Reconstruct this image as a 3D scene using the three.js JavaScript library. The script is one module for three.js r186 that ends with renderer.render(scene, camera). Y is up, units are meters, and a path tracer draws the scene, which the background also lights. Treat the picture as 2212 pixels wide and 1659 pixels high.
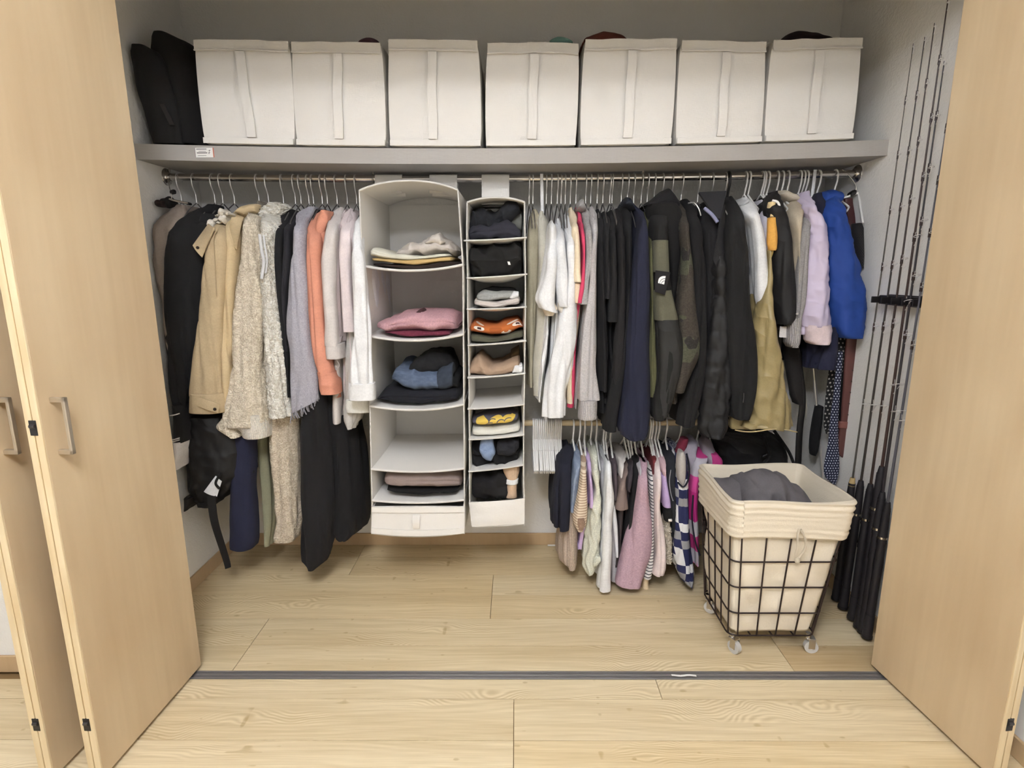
import * as THREE from 'three';
import { RoundedBoxGeometry } from 'three/addons/geometries/RoundedBoxGeometry.js';
import { mergeGeometries } from 'three/addons/utils/BufferGeometryUtils.js';

import { RectAreaLightUniformsLib } from 'three/addons/lights/RectAreaLightUniformsLib.js';

// ---------------------------------------------------------------- camera, light, exposure
const scene = new THREE.Scene();
const W = 2212, H = 1659, FOC = 1211.32;
const CAM = new THREE.Vector3(0, 1.2366, 1.5502);
const PITCH = 0.20004, YAW = -0.007334, ROLL = -0.004159;
const rot = new THREE.Matrix4().makeRotationZ(-ROLL).multiply(new THREE.Matrix4().makeRotationX(PITCH)).multiply(new THREE.Matrix4().makeRotationY(YAW)); // world -> camera
const camera = new THREE.PerspectiveCamera(2 * Math.atan(H / 2 / FOC) * 180 / Math.PI, W / H, 0.02, 30);
camera.position.copy(CAM);
camera.quaternion.setFromRotationMatrix(rot.clone().transpose());
scene.add(camera);
const renderer = new THREE.WebGLRenderer({ antialias: true });
renderer.toneMapping = THREE.LinearToneMapping;
renderer.toneMappingExposure = 1.68;
renderer.shadowMap.enabled = true;
scene.background = new THREE.Color(0x000000);
RectAreaLightUniformsLib.init();
const LAMP = { x: -0.22, y: 2.2, z: 1.75, size: 0.35, down: 31, side: 0.8, up: 140, color: 0xeff4ff };
{ // unseen room lamp, lit downwards and sideways; its upward light is added fill
  const q = (y, rx, L) => { const l = new THREE.RectAreaLight(LAMP.color, L, LAMP.size, LAMP.size); l.position.set(LAMP.x, y, LAMP.z); l.rotation.x = rx; scene.add(l); };
  q(LAMP.y - 0.062, -Math.PI / 2, LAMP.down); q(LAMP.y + 0.062, Math.PI / 2, LAMP.up);  // second call: added fill, bounced off the ceiling into the closet
  const p = new THREE.PointLight(LAMP.color, LAMP.side, 0, 2); p.position.set(LAMP.x, LAMP.y, LAMP.z); p.shadow.radius = 2.5; p.castShadow = true; scene.add(p);
}

// ---------------------------------------------------------------- helpers
const RT = rot.clone().transpose();
function ray(px, py) { return new THREE.Vector3((px - W / 2) / FOC, -(py - H / 2) / FOC, -1).applyMatrix4(RT); }
function at(px, py, z) { const d = ray(px, py), t = (z - CAM.z) / d.z; return CAM.clone().addScaledVector(d, t); }
function atX(px, py, x) { const d = ray(px, py), t = (x - CAM.x) / d.x; return CAM.clone().addScaledVector(d, t); }
function atY(px, py, y) { const d = ray(px, py), t = (y - CAM.y) / d.y; return CAM.clone().addScaledVector(d, t); }
const V = (x, y, z) => new THREE.Vector3(x, y, z);
const lerp = (a, b, t) => a + (b - a) * t, clamp = (x, a, b) => Math.min(b, Math.max(a, x));
const sst = (a, b, x) => { const t = clamp((x - a) / (b - a), 0, 1); return t * t * (3 - 2 * t); };
let seedN = 7;
function rnd() { seedN = (seedN * 1664525 + 1013904223) >>> 0; return seedN / 4294967296; }
function hash(i, j, k) { let h = (i * 374761393 + j * 668265263 + k * 2147483647 + 1013) | 0; h = Math.imul(h ^ (h >>> 13), 1274126177); h ^= h >>> 16; return (h >>> 0) / 4294967296; }
function n3(x, y, z) { // value noise -1..1
  const i = Math.floor(x), j = Math.floor(y), k = Math.floor(z); let u = x - i, v = y - j, w = z - k;
  u = u * u * (3 - 2 * u); v = v * v * (3 - 2 * v); w = w * w * (3 - 2 * w);
  const L = lerp;
  return 2 * L(L(L(hash(i, j, k), hash(i + 1, j, k), u), L(hash(i, j + 1, k), hash(i + 1, j + 1, k), u), v), L(L(hash(i, j, k + 1), hash(i + 1, j, k + 1), u), L(hash(i, j + 1, k + 1), hash(i + 1, j + 1, k + 1), u), v), w) - 1;
}
function n2p(x, y, px, py, s = 0) { // tileable value noise, periods px, py
  const i = Math.floor(x), j = Math.floor(y); let u = x - i, v = y - j; u = u * u * (3 - 2 * u); v = v * v * (3 - 2 * v);
  const m = (a, p) => ((a % p) + p) % p, a = m(i, px), b = m(i + 1, px), c = m(j, py), d = m(j + 1, py);
  return 2 * lerp(lerp(hash(a, c, s), hash(b, c, s), u), lerp(hash(a, d, s), hash(b, d, s), u), v) - 1;
}
const names = {};
function numbered(n) { names[n] = (names[n] || 0) + 1; return names[n] === 1 ? n : n + '_' + String(names[n] - 1).padStart(3, '0'); }
function shadows(o) { o.traverse(m => { if (m.isMesh) { m.castShadow = true; m.receiveShadow = true; } }); }
function thing(name, label, category, group) { const o = new THREE.Group(); o.name = numbered(name); o.userData = { label, category }; if (group) o.userData.group = group; return o; }
function part(parent, name, geo, mat, label) { const m = new THREE.Mesh(geo, mat); m.name = name; if (label) m.userData.label = label; parent.add(m); return m; }
const bb = new THREE.Box3();
function done(o, cx, cy, cz) { // put the group's origin at its base and add it to the scene
  bb.setFromObject(o); const c = V(cx ?? (bb.min.x + bb.max.x) / 2, cy ?? bb.min.y, cz ?? (bb.min.z + bb.max.z) / 2);
  o.children.forEach(ch => ch.position.sub(c)); o.position.copy(c); scene.add(o); shadows(o); return o;
}
function struct(name, geo, mat, parent) { const m = new THREE.Mesh(geo, mat); m.name = name; if (!parent) { m.userData.kind = 'structure'; scene.add(m); } else parent.add(m); shadows(m); return m; }
function box(x0, x1, y0, y1, z0, z1, r = 0) {
  const g = r ? new RoundedBoxGeometry(x1 - x0, y1 - y0, z1 - z0, 2, r) : new THREE.BoxGeometry(x1 - x0, y1 - y0, z1 - z0);
  g.translate((x0 + x1) / 2, (y0 + y1) / 2, (z0 + z1) / 2);
  const p = g.attributes.position, n = g.attributes.normal, uv = g.attributes.uv;
  for (let i = 0; i < p.count; i++) { const ax = Math.abs(n.getX(i)), ay = Math.abs(n.getY(i)), az = Math.abs(n.getZ(i)); if (ax >= ay && ax >= az) uv.setXY(i, p.getZ(i), p.getY(i)); else if (ay >= az) uv.setXY(i, p.getX(i), p.getZ(i)); else uv.setXY(i, p.getX(i), p.getY(i)); }
  return g;
}
function merge(list) { return mergeGeometries(list.map(g => { const h = g.index ? g.toNonIndexed() : g.clone(); for (const k of Object.keys(h.attributes)) if (!['position', 'normal', 'uv'].includes(k)) h.deleteAttribute(k); return h; })); }
function tube(pts, r, seg = 24, rad = 8, closed = false, lin = false) {
  const c = lin ? new THREE.CurvePath() : new THREE.CatmullRomCurve3(pts, closed, 'centripetal');
  if (lin) for (let i = 0; i < pts.length - 1; i++) c.add(new THREE.LineCurve3(pts[i], pts[i + 1]));
  return new THREE.TubeGeometry(c, seg, r, rad, closed);
}
function rod(a, b, r, rad = 10, r2) { const d = b.clone().sub(a), g = new THREE.CylinderGeometry(r2 ?? r, r, d.length(), rad); g.applyQuaternion(new THREE.Quaternion().setFromUnitVectors(V(0, 1, 0), d.clone().normalize())); const m = a.clone().add(b).multiplyScalar(.5); g.translate(m.x, m.y, m.z); return g; }
function cr(a, t) { // Catmull-Rom through array of numbers, t in 0..1
  const n = a.length - 1, x = clamp(t, 0, 1) * n, i = Math.min(Math.floor(x), n - 1), u = x - i, p0 = a[Math.max(i - 1, 0)], p1 = a[i], p2 = a[i + 1], p3 = a[Math.min(i + 2, n)];
  return p1 + .5 * u * (p2 - p0 + u * (2 * p0 - 5 * p1 + 4 * p2 - p3 + u * (3 * (p1 - p2) + p3 - p0)));
}
function grid(P, nu, nv, uvf, flip) { // open surface
  const pos = [], uv = [], idx = [];
  for (let j = 0; j <= nv; j++) for (let i = 0; i <= nu; i++) { const p = P(i / nu, j / nv); pos.push(p.x, p.y, p.z); const q = uvf ? uvf(i / nu, j / nv, p) : [p.x, p.y]; uv.push(q[0], q[1]); }
  for (let j = 0; j < nv; j++) for (let i = 0; i < nu; i++) { const a = j * (nu + 1) + i, b = a + 1, c = a + nu + 1, d = c + 1; if (flip) idx.push(a, c, b, b, c, d); else idx.push(a, b, c, b, d, c); }
  const g = new THREE.BufferGeometry(); g.setAttribute('position', new THREE.Float32BufferAttribute(pos, 3)); g.setAttribute('uv', new THREE.Float32BufferAttribute(uv, 2)); g.setIndex(idx); g.computeVertexNormals(); return g;
}
function sheet(P, nu, nv, th, uvf) { // cloth or board of thickness th about the surface P(u, v)
  const g = grid(P, nu, nv, uvf), p = g.attributes.position, n = g.attributes.normal, uv = g.attributes.uv, N = p.count, pos = [], uvs = [], idx = [], src = g.index.array;
  for (const s of [.5, -.5]) for (let i = 0; i < N; i++) { pos.push(p.getX(i) + n.getX(i) * th * s, p.getY(i) + n.getY(i) * th * s, p.getZ(i) + n.getZ(i) * th * s); uvs.push(uv.getX(i), uv.getY(i)); }
  for (let i = 0; i < src.length; i += 3) { idx.push(src[i], src[i + 1], src[i + 2]); idx.push(N + src[i], N + src[i + 2], N + src[i + 1]); }
  const edge = [];
  for (let i = 0; i <= nu; i++) edge.push(i); for (let j = 1; j <= nv; j++) edge.push(j * (nu + 1) + nu); for (let i = nu - 1; i >= 0; i--) edge.push(nv * (nu + 1) + i); for (let j = nv - 1; j >= 1; j--) edge.push(j * (nu + 1));
  let B = 2 * N; const L = edge.length;
  for (const k of edge) for (const s of [0, N]) { pos.push(pos[(k + s) * 3], pos[(k + s) * 3 + 1], pos[(k + s) * 3 + 2]); uvs.push(uvs[(k + s) * 2], uvs[(k + s) * 2 + 1]); }
  for (let i = 0; i < L; i++) { const a = B + 2 * i, b = B + 2 * ((i + 1) % L); idx.push(a, a + 1, b, b, a + 1, b + 1); }
  const o = new THREE.BufferGeometry(); o.setAttribute('position', new THREE.Float32BufferAttribute(pos, 3)); o.setAttribute('uv', new THREE.Float32BufferAttribute(uvs, 2)); o.setIndex(idx); o.computeVertexNormals(); return o;
}
// hanging cloth: rows {y, xl, xr, zf, zb}; closed ring at each height, folds displace the surface
function loft(rows, o = {}) {
  const n = o.n || 44, m = o.m || 44, A = o.fold ?? .006, sd = o.seed ?? (rnd() * 100), e = 2 / (o.e || 2.6);
  const col = k => rows.map(r => r[k]), Y = col('y'), XL = col('xl'), XR = col('xr'), ZF = col('zf'), ZB = col('zb');
  // place rows by height so that the rings are even
  const y0 = Y[0], y1 = Y[Y.length - 1], ringT = [];
  for (let j = 0; j <= n; j++) { const y = lerp(y0, y1, j / n); let k = 0; while (k < Y.length - 2 && Y[k + 1] > y) k++; ringT.push((k + clamp((Y[k] - y) / Math.max(1e-6, Y[k] - Y[k + 1]), 0, 1)) / (Y.length - 1)); }
  const pos = [], uv = [], idx = [], len = y0 - y1;
  const ring = (j, inset, dy) => {
    const t = ringT[j], xl = cr(XL, t), xr = cr(XR, t), zf = cr(ZF, t), zb = cr(ZB, t), y = lerp(y0, y1, j / n), hx = Math.max(.002, (xr - xl) / 2 - inset), hz = Math.max(.004, (zf - zb) / 2 - inset), cx = (xl + xr) / 2, cz = (zf + zb) / 2;
    let s = 0, qx = 0, qz = 0; const f = (o.flat ? 1 : .3 + .7 * Math.min(1, (y0 - y) / .35));
    for (let i = 0; i <= m; i++) {
      const a = -Math.PI / 2 + i / m * Math.PI * 2, ca = Math.cos(a), sa = Math.sin(a), x = hx * Math.sign(ca) * Math.pow(Math.abs(ca), e), z = hz * Math.sign(sa) * Math.pow(Math.abs(sa), e);
      if (i) s += Math.hypot(x - qx, z - qz); qx = x; qz = z;
      let nx = x / (hx * hx), nz = z / (hz * hz); const nl = Math.hypot(nx, nz) || 1; nx /= nl; nz /= nl;
      const X = cx + x, Z = cz + z; let d = A * f * (n3(X * 26 + sd, y * 3.2 + sd, Z * 26) + .55 * n3(X * 55, y * 7 - sd, Z * 55 + sd)); const cz_ = n3(X * 22 - sd, y * 1.7, Z * 22 + sd) / .16; d -= A * 1.3 * f * Math.exp(-cz_ * cz_);
      if (o.rough) d += o.rough * n3(X * 120 + sd, y * 120, Z * 120) + o.rough * .7 * n3(X * 260, y * 260 + sd, Z * 260);
      if (o.crinkle) d += o.crinkle * (1 - 2 * Math.abs(n3(X * 34 + sd, y * 22, Z * 34)));
      if (o.puff) { const ph = (y0 - y) / o.puff; d += (o.puffA || .01) * (Math.sqrt(Math.abs(Math.sin(ph * Math.PI))) - .7) + .003 * n3(X * 60, y * 60, Z * 60); }
      if (o.cable) d += o.cable * Math.sin(X * 260 + 2.2 * Math.sin(y * 55)) * .5;
      pos.push(X + nx * d, y + dy + (o.hem && j === n ? 0 : 0), Z + nz * d); uv.push(s, y);
    }
  };
  for (let j = 0; j <= n; j++) ring(j, 0, 0);
  ring(n, .0025, .001); ring(n, .006, .02); ring(0, .004, .0015);
  if (o.hemTilt || o.hemWave) { const ys = y0 - y1; for (let i = 0; i < pos.length; i += 3) { const k = sst(.55, 1, (y0 - pos[i + 1]) / ys); pos[i + 1] += k * ((o.hemTilt || 0) * (pos[i] - (XL[XL.length - 1] + XR[XR.length - 1]) / 2) + (o.hemWave || 0) * n3(pos[i] * 30 + sd, 0, pos[i + 2] * 30)); } }
  const q = (r0, r1, fl) => { for (let i = 0; i < m; i++) { const a = r0 * (m + 1) + i, b = a + 1, c = r1 * (m + 1) + i, d = c + 1; if (fl) idx.push(a, c, b, b, c, d); else idx.push(a, b, c, b, d, c); } };
  for (let j = 0; j < n; j++) q(j, j + 1); q(n, n + 1); q(n + 1, n + 2); q(n + 3, 0);
  const capAt = (r, up) => { let x = 0, y = 0, z = 0; for (let i = 0; i < m; i++) { const k = (r * (m + 1) + i) * 3; x += pos[k]; y += pos[k + 1]; z += pos[k + 2]; } const c = pos.length / 3; pos.push(x / m, y / m, z / m); uv.push(0, 0); for (let i = 0; i < m; i++) { const a = r * (m + 1) + i; if (up) idx.push(c, a + 1, a); else idx.push(c, a, a + 1); } };
  capAt(n + 2, false); capAt(n + 3, true);
  const g = new THREE.BufferGeometry(); g.setAttribute('position', new THREE.Float32BufferAttribute(pos, 3)); g.setAttribute('uv', new THREE.Float32BufferAttribute(uv, 2)); g.setIndex(idx); g.computeVertexNormals(); return g;
}
// folded or heaped cloth: upper and lower outline over x, rounded section from zf back to zb
function lump(o) {
  const nu = o.nu || 40, nv = o.nv || 36, e = 2 / (o.e || 3.2), sd = o.seed ?? rnd() * 100, A = o.fold ?? .004, zf = o.zf, zb = o.zb, L = o.layers || 1, ee = o.end || 6;
  const P = o.top.map(q => at(q[0], q[1], zf)), Q = o.bot.map(q => at(q[0], q[1], zf));
  const ev = (a, x) => { let i = 0; while (i < a.length - 2 && a[i + 1].x < x) i++; const t = clamp((x - a[i].x) / (a[i + 1].x - a[i].x), 0, 1), s = t * t * (3 - 2 * t); return lerp(a[i].y, a[i + 1].y, o.sharp ? t : lerp(t, s, .6)); };
  const x0 = Math.min(P[0].x, Q[0].x), x1 = Math.max(P[P.length - 1].x, Q[Q.length - 1].x);
  const S = (u, v) => {
    const k = Math.pow(Math.max(1e-5, 1 - Math.pow(Math.abs(2 * u - 1), ee)), 1 / ee), x = lerp(x0, x1, u), t = ev(P, x), b = ev(Q, x), h = Math.max(.002, (t - b) / 2), c = (t + b) / 2, cz = (zf + zb) / 2 + (o.skew ? o.skew(u) : 0), hz = (zf - zb) / 2;
    const a = v * Math.PI * 2, ca = Math.cos(a), sa = Math.sin(a); let y = h * k * Math.sign(sa) * Math.pow(Math.abs(sa), e), z = hz * lerp(.6, 1, k) * Math.sign(ca) * Math.pow(Math.abs(ca), e);
    const rel = (y / h + 1) / 2; let d = A * (n3(x * 18 + sd, (c + y) * 26, z * 12) + .5 * n3(x * 44, (c + y) * 50 + sd, z * 30));
    if (o.crinkle) d += o.crinkle * (1 - 2.2 * Math.abs(n3(x * 22 + sd, (c + y) * 24 + x * 12, z * 16)));
    if (z > 0 && L > 1) for (let i = 1; i < L; i++) { const w = (rel - i / L + .04 * n3(x * 9, i, sd)) / (.09 / L * 2.2); d -= (o.groove || .006) * Math.exp(-w * w); }
    let ny = y / (h * h), nz = z / (hz * hz); const l = Math.hypot(ny, nz) || 1; y += d * ny / l * k; z += d * nz / l;
    return V(x, c + y, cz + z);
  };
  const g = grid(S, nu, nv, (u, v, p) => o.uv ? o.uv(u, v, p, x0, x1) : [p.x, v * ((zf - zb) * 2 + .1)], true);
  return g;
}
function rowsPx(list, zf, o = {}) { // pixel outline on the plane of the cloth's front edge -> rows in metres
  const RODZ = -.618, zt = o.zt ?? -.56, top = at((list[0][1] + list[0][2]) / 2, list[0][0], zt).y, dep = o.dep ?? .1, out = [];
  for (const [py, pl, pr, z3] of list) {
    let z = z3 ?? zf; if (z3 === undefined && !o.noShoulder) for (let k = 0; k < 4; k++) { const y = at(pl, py, z).y; z = lerp(zt, zf, sst(-.01, o.drop || .11, top - y)); }
    const a = at(pl, py, z), b = at(pr, py, z);
    let zb = o.body ? Math.max(-.822, 2 * RODZ - z) : z - dep * lerp(.5, 1, sst(zt, zf, z)); if (o.zb !== undefined) zb = o.zb;
    if (!o.noShoulder && !out.length) { const c = (a.x + b.x) / 2; a.x = lerp(c, a.x, .45); b.x = lerp(c, b.x, .45); }
    out.push({ y: (a.y + b.y) / 2, xl: clamp(a.x, -1.272, 1.236), xr: clamp(b.x, -1.27, 1.238), zf: z, zb });
  }
  return out;
}
// ---------------------------------------------------------------- textures and materials
function tex(w, h, f, srgb, rx = 1, ry = 1) { // f(u, v, i, j) -> [r,g,b] 0..255 or grey
  const d = new Uint8Array(w * h * 4);
  for (let j = 0; j < h; j++) for (let i = 0; i < w; i++) { const c = f(i / w, j / h, i, j), k = (j * w + i) * 4; if (typeof c === 'number') { d[k] = d[k + 1] = d[k + 2] = clamp(c, 0, 255); } else { d[k] = clamp(c[0], 0, 255); d[k + 1] = clamp(c[1], 0, 255); d[k + 2] = clamp(c[2], 0, 255); } d[k + 3] = 255; }
  const t = new THREE.DataTexture(d, w, h); t.wrapS = t.wrapT = THREE.RepeatWrapping; t.magFilter = THREE.LinearFilter; t.minFilter = THREE.LinearFilter; t.repeat.set(rx, ry); if (srgb) t.colorSpace = THREE.SRGBColorSpace; t.needsUpdate = true; return t;
}
function canvasTex(w, h, draw, rx = 1, ry = 1) { const c = document.createElement('canvas'); c.width = w; c.height = h; draw(c.getContext('2d'), w, h); const t = new THREE.CanvasTexture(c); t.colorSpace = THREE.SRGBColorSpace; t.wrapS = t.wrapT = THREE.RepeatWrapping; t.repeat.set(rx, ry); return t; }
const hex = h => [h >> 16 & 255, h >> 8 & 255, h & 255];
const mixc = (a, b, t) => a.map((x, i) => lerp(x, b[i], t));
// light oak flooring, 1.8 m x 0.6 m of grain running along u
const oakA = hex(0xe4d2ae), oakB = hex(0xb39a70);
function oakAt(u, v) {
  const warp = n2p(u * 5, v * 4, 5, 4, 1) * .35 + n2p(u * 14, v * 9, 14, 9, 2) * .12;
  const streak = n2p(u * 8, v * 90 + warp * 8, 8, 90, 3) * .5 + n2p(u * 26, v * 260, 26, 260, 4) * .35, broad = n2p(u * 3, v * 10, 3, 10, 5);
  const patch = sst(.15, .6, n2p(u * 5, v * 8, 5, 8, 6)), ring = Math.sin((v * 60 + 4.5 * n2p(u * 11, v * 7, 11, 7, 7) + n2p(u * 30, v * 20, 30, 20, 8)) * 6.28), knot = sst(.86, .97, n2p(u * 42, v * 30, 42, 30, 9));
  return { t: clamp(.3 + .3 * streak + .2 * broad + .24 * patch * ring + .5 * knot, 0, 1), b: streak };
}
const oakMap = tex(1024, 512, (u, v) => mixc(oakA, oakB, oakAt(u, v).t), true, 1 / 1.8, 1 / .6);
const oakBump = tex(512, 512, (u, v) => 128 + 90 * n2p(u * 26, v * 240, 26, 240, 4), false, 1 / 1.8, 1 / .6);
// maple-like door veneer: grain along v, faint mottles, 1.2 m tile
const dA = hex(0xd0ba98), dB = hex(0xb9a07e);
const doorMap = tex(768, 768, (u, v) => { const w = n2p(u * 6, v * 3, 6, 3, 21) * .5; return mixc(dA, dB, clamp(.42 + .1 * n2p(u * 60 + w * 3, v * 3, 60, 3, 22) + .24 * n2p(u * 7, v * 3, 7, 3, 23) + .2 * n2p(u * 18, v * 8, 18, 8, 24) + .07 * n2p(u * 160, v * 12, 160, 12, 25), 0, 1)); }, true, 1 / 1.2, 1 / 1.2);
const edgeMap = tex(256, 512, (u, v) => mixc(hex(0xe0cda8), hex(0xcbb186), clamp(.4 + .3 * n2p(u * 40, v * 5, 40, 5, 31) + .25 * n2p(u * 12, v * 9, 12, 9, 32), 0, 1)), true, 1 / .3, 1 / .6);
const weave = tex(128, 128, (u, v) => 128 + 60 * Math.sin(u * 6.283 * 16) * Math.sin(v * 6.283 * 16) + 50 * n2p(u * 32, v * 32, 32, 32, 41), false, 1 / .03, 1 / .03);
const knitB = tex(256, 256, (u, v) => { const k = Math.abs(((u * 16) % 1) - .5) * 2; return 60 + 150 * (1 - k * k) * (.6 + .4 * Math.sin((v * 24 + k * .6) * 6.283)); }, false, 1 / .07, 1 / .07);
const ribB = tex(128, 32, u => 128 + 110 * Math.sin(u * 6.283 * 8), false, 1 / .05, 1);
const plainMap = tex(256, 256, (u, v) => 246 + 6 * n2p(u * 64, v * 64, 64, 64, 51) + 5 * n2p(u * 8, v * 8, 8, 8, 52), true, 1 / .2, 1 / .2);
const heather = tex(256, 256, (u, v) => 234 + 16 * n2p(u * 90, v * 64, 90, 64, 53) + 12 * n2p(u * 24, v * 40, 24, 40, 54), true, 1 / .1, 1 / .1);
const speckle = tex(256, 256, (u, v) => { const t = clamp(.5 + .55 * n2p(u * 40, v * 40, 40, 40, 55) + .3 * n2p(u * 13, v * 13, 13, 13, 56), 0, 1); return mixc([255, 252, 245], [218, 210, 196], t); }, true, 1 / .16, 1 / .16);
const curlB = tex(256, 256, (u, v) => { const a = n2p(u * 14, v * 14, 14, 14, 57), b = n2p(u * 30, v * 30, 30, 30, 58); return 128 + 120 * Math.sin(a * 9 + b * 3); }, false, 1 / .12, 1 / .12);
const denimMap = tex(256, 256, (u, v) => mixc([226, 232, 240], [170, 180, 196], clamp(.5 + .35 * n2p(u * 12, v * 12, 12, 12, 61) + .3 * Math.sin((u * 60 + v * 60) * 6.283) + .2 * n2p(u * 64, v * 64, 64, 64, 62), 0, 1)), true, 1 / .14, 1 / .14);
const camoMap = tex(256, 256, (u, v) => { const a = n2p(u * 6, v * 5, 6, 5, 63) + .5 * n2p(u * 14, v * 12, 14, 12, 64), b = n2p(u * 5, v * 7, 5, 7, 65) + .5 * n2p(u * 15, v * 11, 15, 11, 66); let c = hex(0x3b342c); if (a > .5) c = hex(0x4a4a3a); if (b > .6) c = hex(0x26221f); const g = 10 * n2p(u * 90, v * 90, 90, 90, 67); return c.map(x => x + g); }, true, 1 / .3, 1 / .3);
const tanStripe = tex(32, 128, (u, v) => ((v * 8) % 1) < .42 ? hex(0xb49a82) : hex(0xe3d3bb), true, 1, 1 / .085);
const bwStripe = tex(32, 128, (u, v) => ((v * 4) % 1) < .27 ? hex(0x3a3a40) : hex(0xeeebe6), true, 1, 1 / .052);
const checkMap = tex(256, 256, (u, v) => { const a = Math.floor(u * 4), b = Math.floor(v * 5); const k = hash(a, b, 71); return k < .6 ? hex(0x22264f) : k < .75 ? hex(0xe9e9ea) : hex(0x9a9a9c); }, true, 1 / .15, 1 / .17);
const pinkBlock = tex(128, 256, (u, v) => { const b = Math.floor(v * 6); return [hex(0xc02a80), hex(0xcf4a93), hex(0xb9b4bb), hex(0xb83578), hex(0xd8d3d6), hex(0xc02a80)][b]; }, true, 1, 1 / .36);
const dots = (bg, fg, n) => tex(128, 128, (u, v) => { const a = u * n, b = v * n, o = Math.floor(b) % 2 ? .5 : 0, x = ((a + o) % 1) - .5, y = (b % 1) - .5; return Math.hypot(x, y) < .24 ? hex(fg) : hex(bg); }, true, 1 / .06, 1 / .06);
const navyDots = dots(0x1d2035, 0xb9bcc8, 6), blackDots = dots(0x0c0a0c, 0x9a968f, 4), sequins = dots(0x0c0a0c, 0x4a4644, 12);
const linenB = tex(128, 128, (u, v) => 128 + 60 * n2p(u * 64, v * 6, 64, 6, 81) + 60 * n2p(u * 6, v * 64, 6, 64, 82), false, 1 / .05, 1 / .05);
const paperB = tex(256, 256, (u, v) => 128 + 70 * n2p(u * 60, v * 60, 60, 60, 83) + 50 * n2p(u * 24, v * 24, 24, 24, 84), false, 1 / .25, 1 / .25);
const crumple = tex(256, 256, (u, v) => 128 + 100 * (1 - 2 * Math.abs(n2p(u * 6, v * 6, 6, 6, 85))) + 40 * n2p(u * 16, v * 16, 16, 16, 86), false, 1 / .3, 1 / .3);
const std = (c, o = {}) => new THREE.MeshStandardMaterial({ color: c, roughness: .85, ...o });
const mats = {};
const KIND = {
  plain: { map: plainMap, bumpMap: weave, bumpScale: .0006 }, heather: { map: heather, bumpMap: weave, bumpScale: .0006 }, knit: { map: heather, bumpMap: knitB, bumpScale: .0015 },
  rib: { map: heather, bumpMap: ribB, bumpScale: .002 }, speckle: { map: speckle, bumpMap: curlB, bumpScale: .002 }, sherpa: { map: speckle, bumpMap: curlB, bumpScale: .004 }, denim: { map: denimMap, bumpMap: weave, bumpScale: .0006 },
  nylon: { roughness: .7, bumpMap: crumple, bumpScale: .004 }, leather: { roughness: .45, bumpMap: crumple, bumpScale: .002 }, linen: { bumpMap: linenB, bumpScale: .0006, map: plainMap },
};
const tone = c => { const q = new THREE.Color(c), l = .21 * q.r + .72 * q.g + .07 * q.b, k = l < .25 ? lerp(.38, 1.25, sst(.004, .16, l)) : 1.25, d = .12; return q.setRGB(...[q.r, q.g, q.b].map(x => Math.min(.9, lerp(x, l, d) * k))); };
function M(c, kind = 'plain') { const k = c + kind; return mats[k] ||= std(tone(c), { roughness: .92, ...KIND[kind], name: kind }); }
const T = (map, o = {}) => std(0xffffff, { map, roughness: .92, bumpMap: weave, bumpScale: .0006, ...o });
const chrome = std(0xf2f0ee, { metalness: .75, roughness: .3 }), steel = std(0xc9c5c0, { metalness: 1, roughness: .24 }), alum = std(0x8d8886, { metalness: .45, roughness: .38 });
const whitePlastic = std(0xf1eee9, { roughness: .4 }), blackPlastic = std(0x141113, { roughness: .4 });
const roomM = std(0xf3f2ef, { roughness: .95 }), wallM = std(0xf0ede7, { bumpMap: paperB, bumpScale: .0012, roughness: .95 });
const fabricW = std(0xebe7e0, { bumpMap: linenB, bumpScale: .0005, roughness: .9 });
// ---------------------------------------------------------------- the setting
const XL = -1.285, XR = 1.248, ZB = -.835, CEIL = 2.5, LINT = 1.997, ROOM = { l: -2.4, r: 1.288, z: 4.0 };
const oakTones = [0xffffff, 0xf9f5ee, 0xfffcf6, 0xe9e2d8].map(c => std(c, { map: oakMap, bumpMap: oakBump, bumpScale: .0004, roughness: .48 }));
const floor = struct('floor', box(ROOM.l - .1, ROOM.r + .1, -.08, -.012, ZB - .1, ROOM.z + .1), std(0x8a6d45));
{ // boards: rows from the back wall to the room, joints where the photograph shows them
  const w = .1485, rows = [];
  for (let k = 0; k < 5; k++) rows.push([Math.max(ZB, -.1233 - w * (k + 1)), -.1233 - w * k, [-.803, 0, 0, -.6, -.6][k]]);
  rows.unshift([-.1233, -.001, -.803]); rows.push([.036, .1174, .523]);
  for (let k = 0; k < 8; k++) rows.push([.1174 + w * k, .1174 + w * (k + 1), [.087, .087, .71, .71, -.4, -.4, .3, .3][k]]);
  rows.forEach(([z0, z1, j], r) => {
    const x0 = z0 < 0 ? XL : ROOM.l, x1 = z0 < 0 ? XR : ROOM.r, js = [x0]; for (let x = j - 3.636; x < x1; x += 1.77) if (x > x0 + .05 && x < x1 - .05) js.push(x); js.push(x1);
    for (let i = 0; i < js.length - 1; i++) {
      const g = box(js[i] + .001, js[i + 1] - .001, -.012, 0, z0 + .0009, z1 - .0009), uv = g.attributes.uv, du = rnd() * 1.8, dv = rnd() * .6;
      for (let k = 0; k < uv.count; k++) uv.setXY(k, uv.getX(k) + du, uv.getY(k) + dv);
      struct('plank', g, oakTones[z0 < 0 && r < 1 && i === js.length - 2 ? 3 : Math.floor(hash(r, i, 5) * 3)], floor);
    }
  });
  struct('rear_floorboards', box(ROOM.l, ROOM.r, -.012, 0, .1174 + w * 8, ROOM.z), oakTones[1], floor);
}
struct('wall_back', box(XL - .1, XR + .1, 0, CEIL, ZB - .1, ZB), wallM);
struct('wall_left', box(XL - .1, XL, 0, CEIL, ZB, -.001), wallM);
struct('wall_right', box(XR, XR + .1, 0, CEIL, ZB, -.001), wallM);
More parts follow.
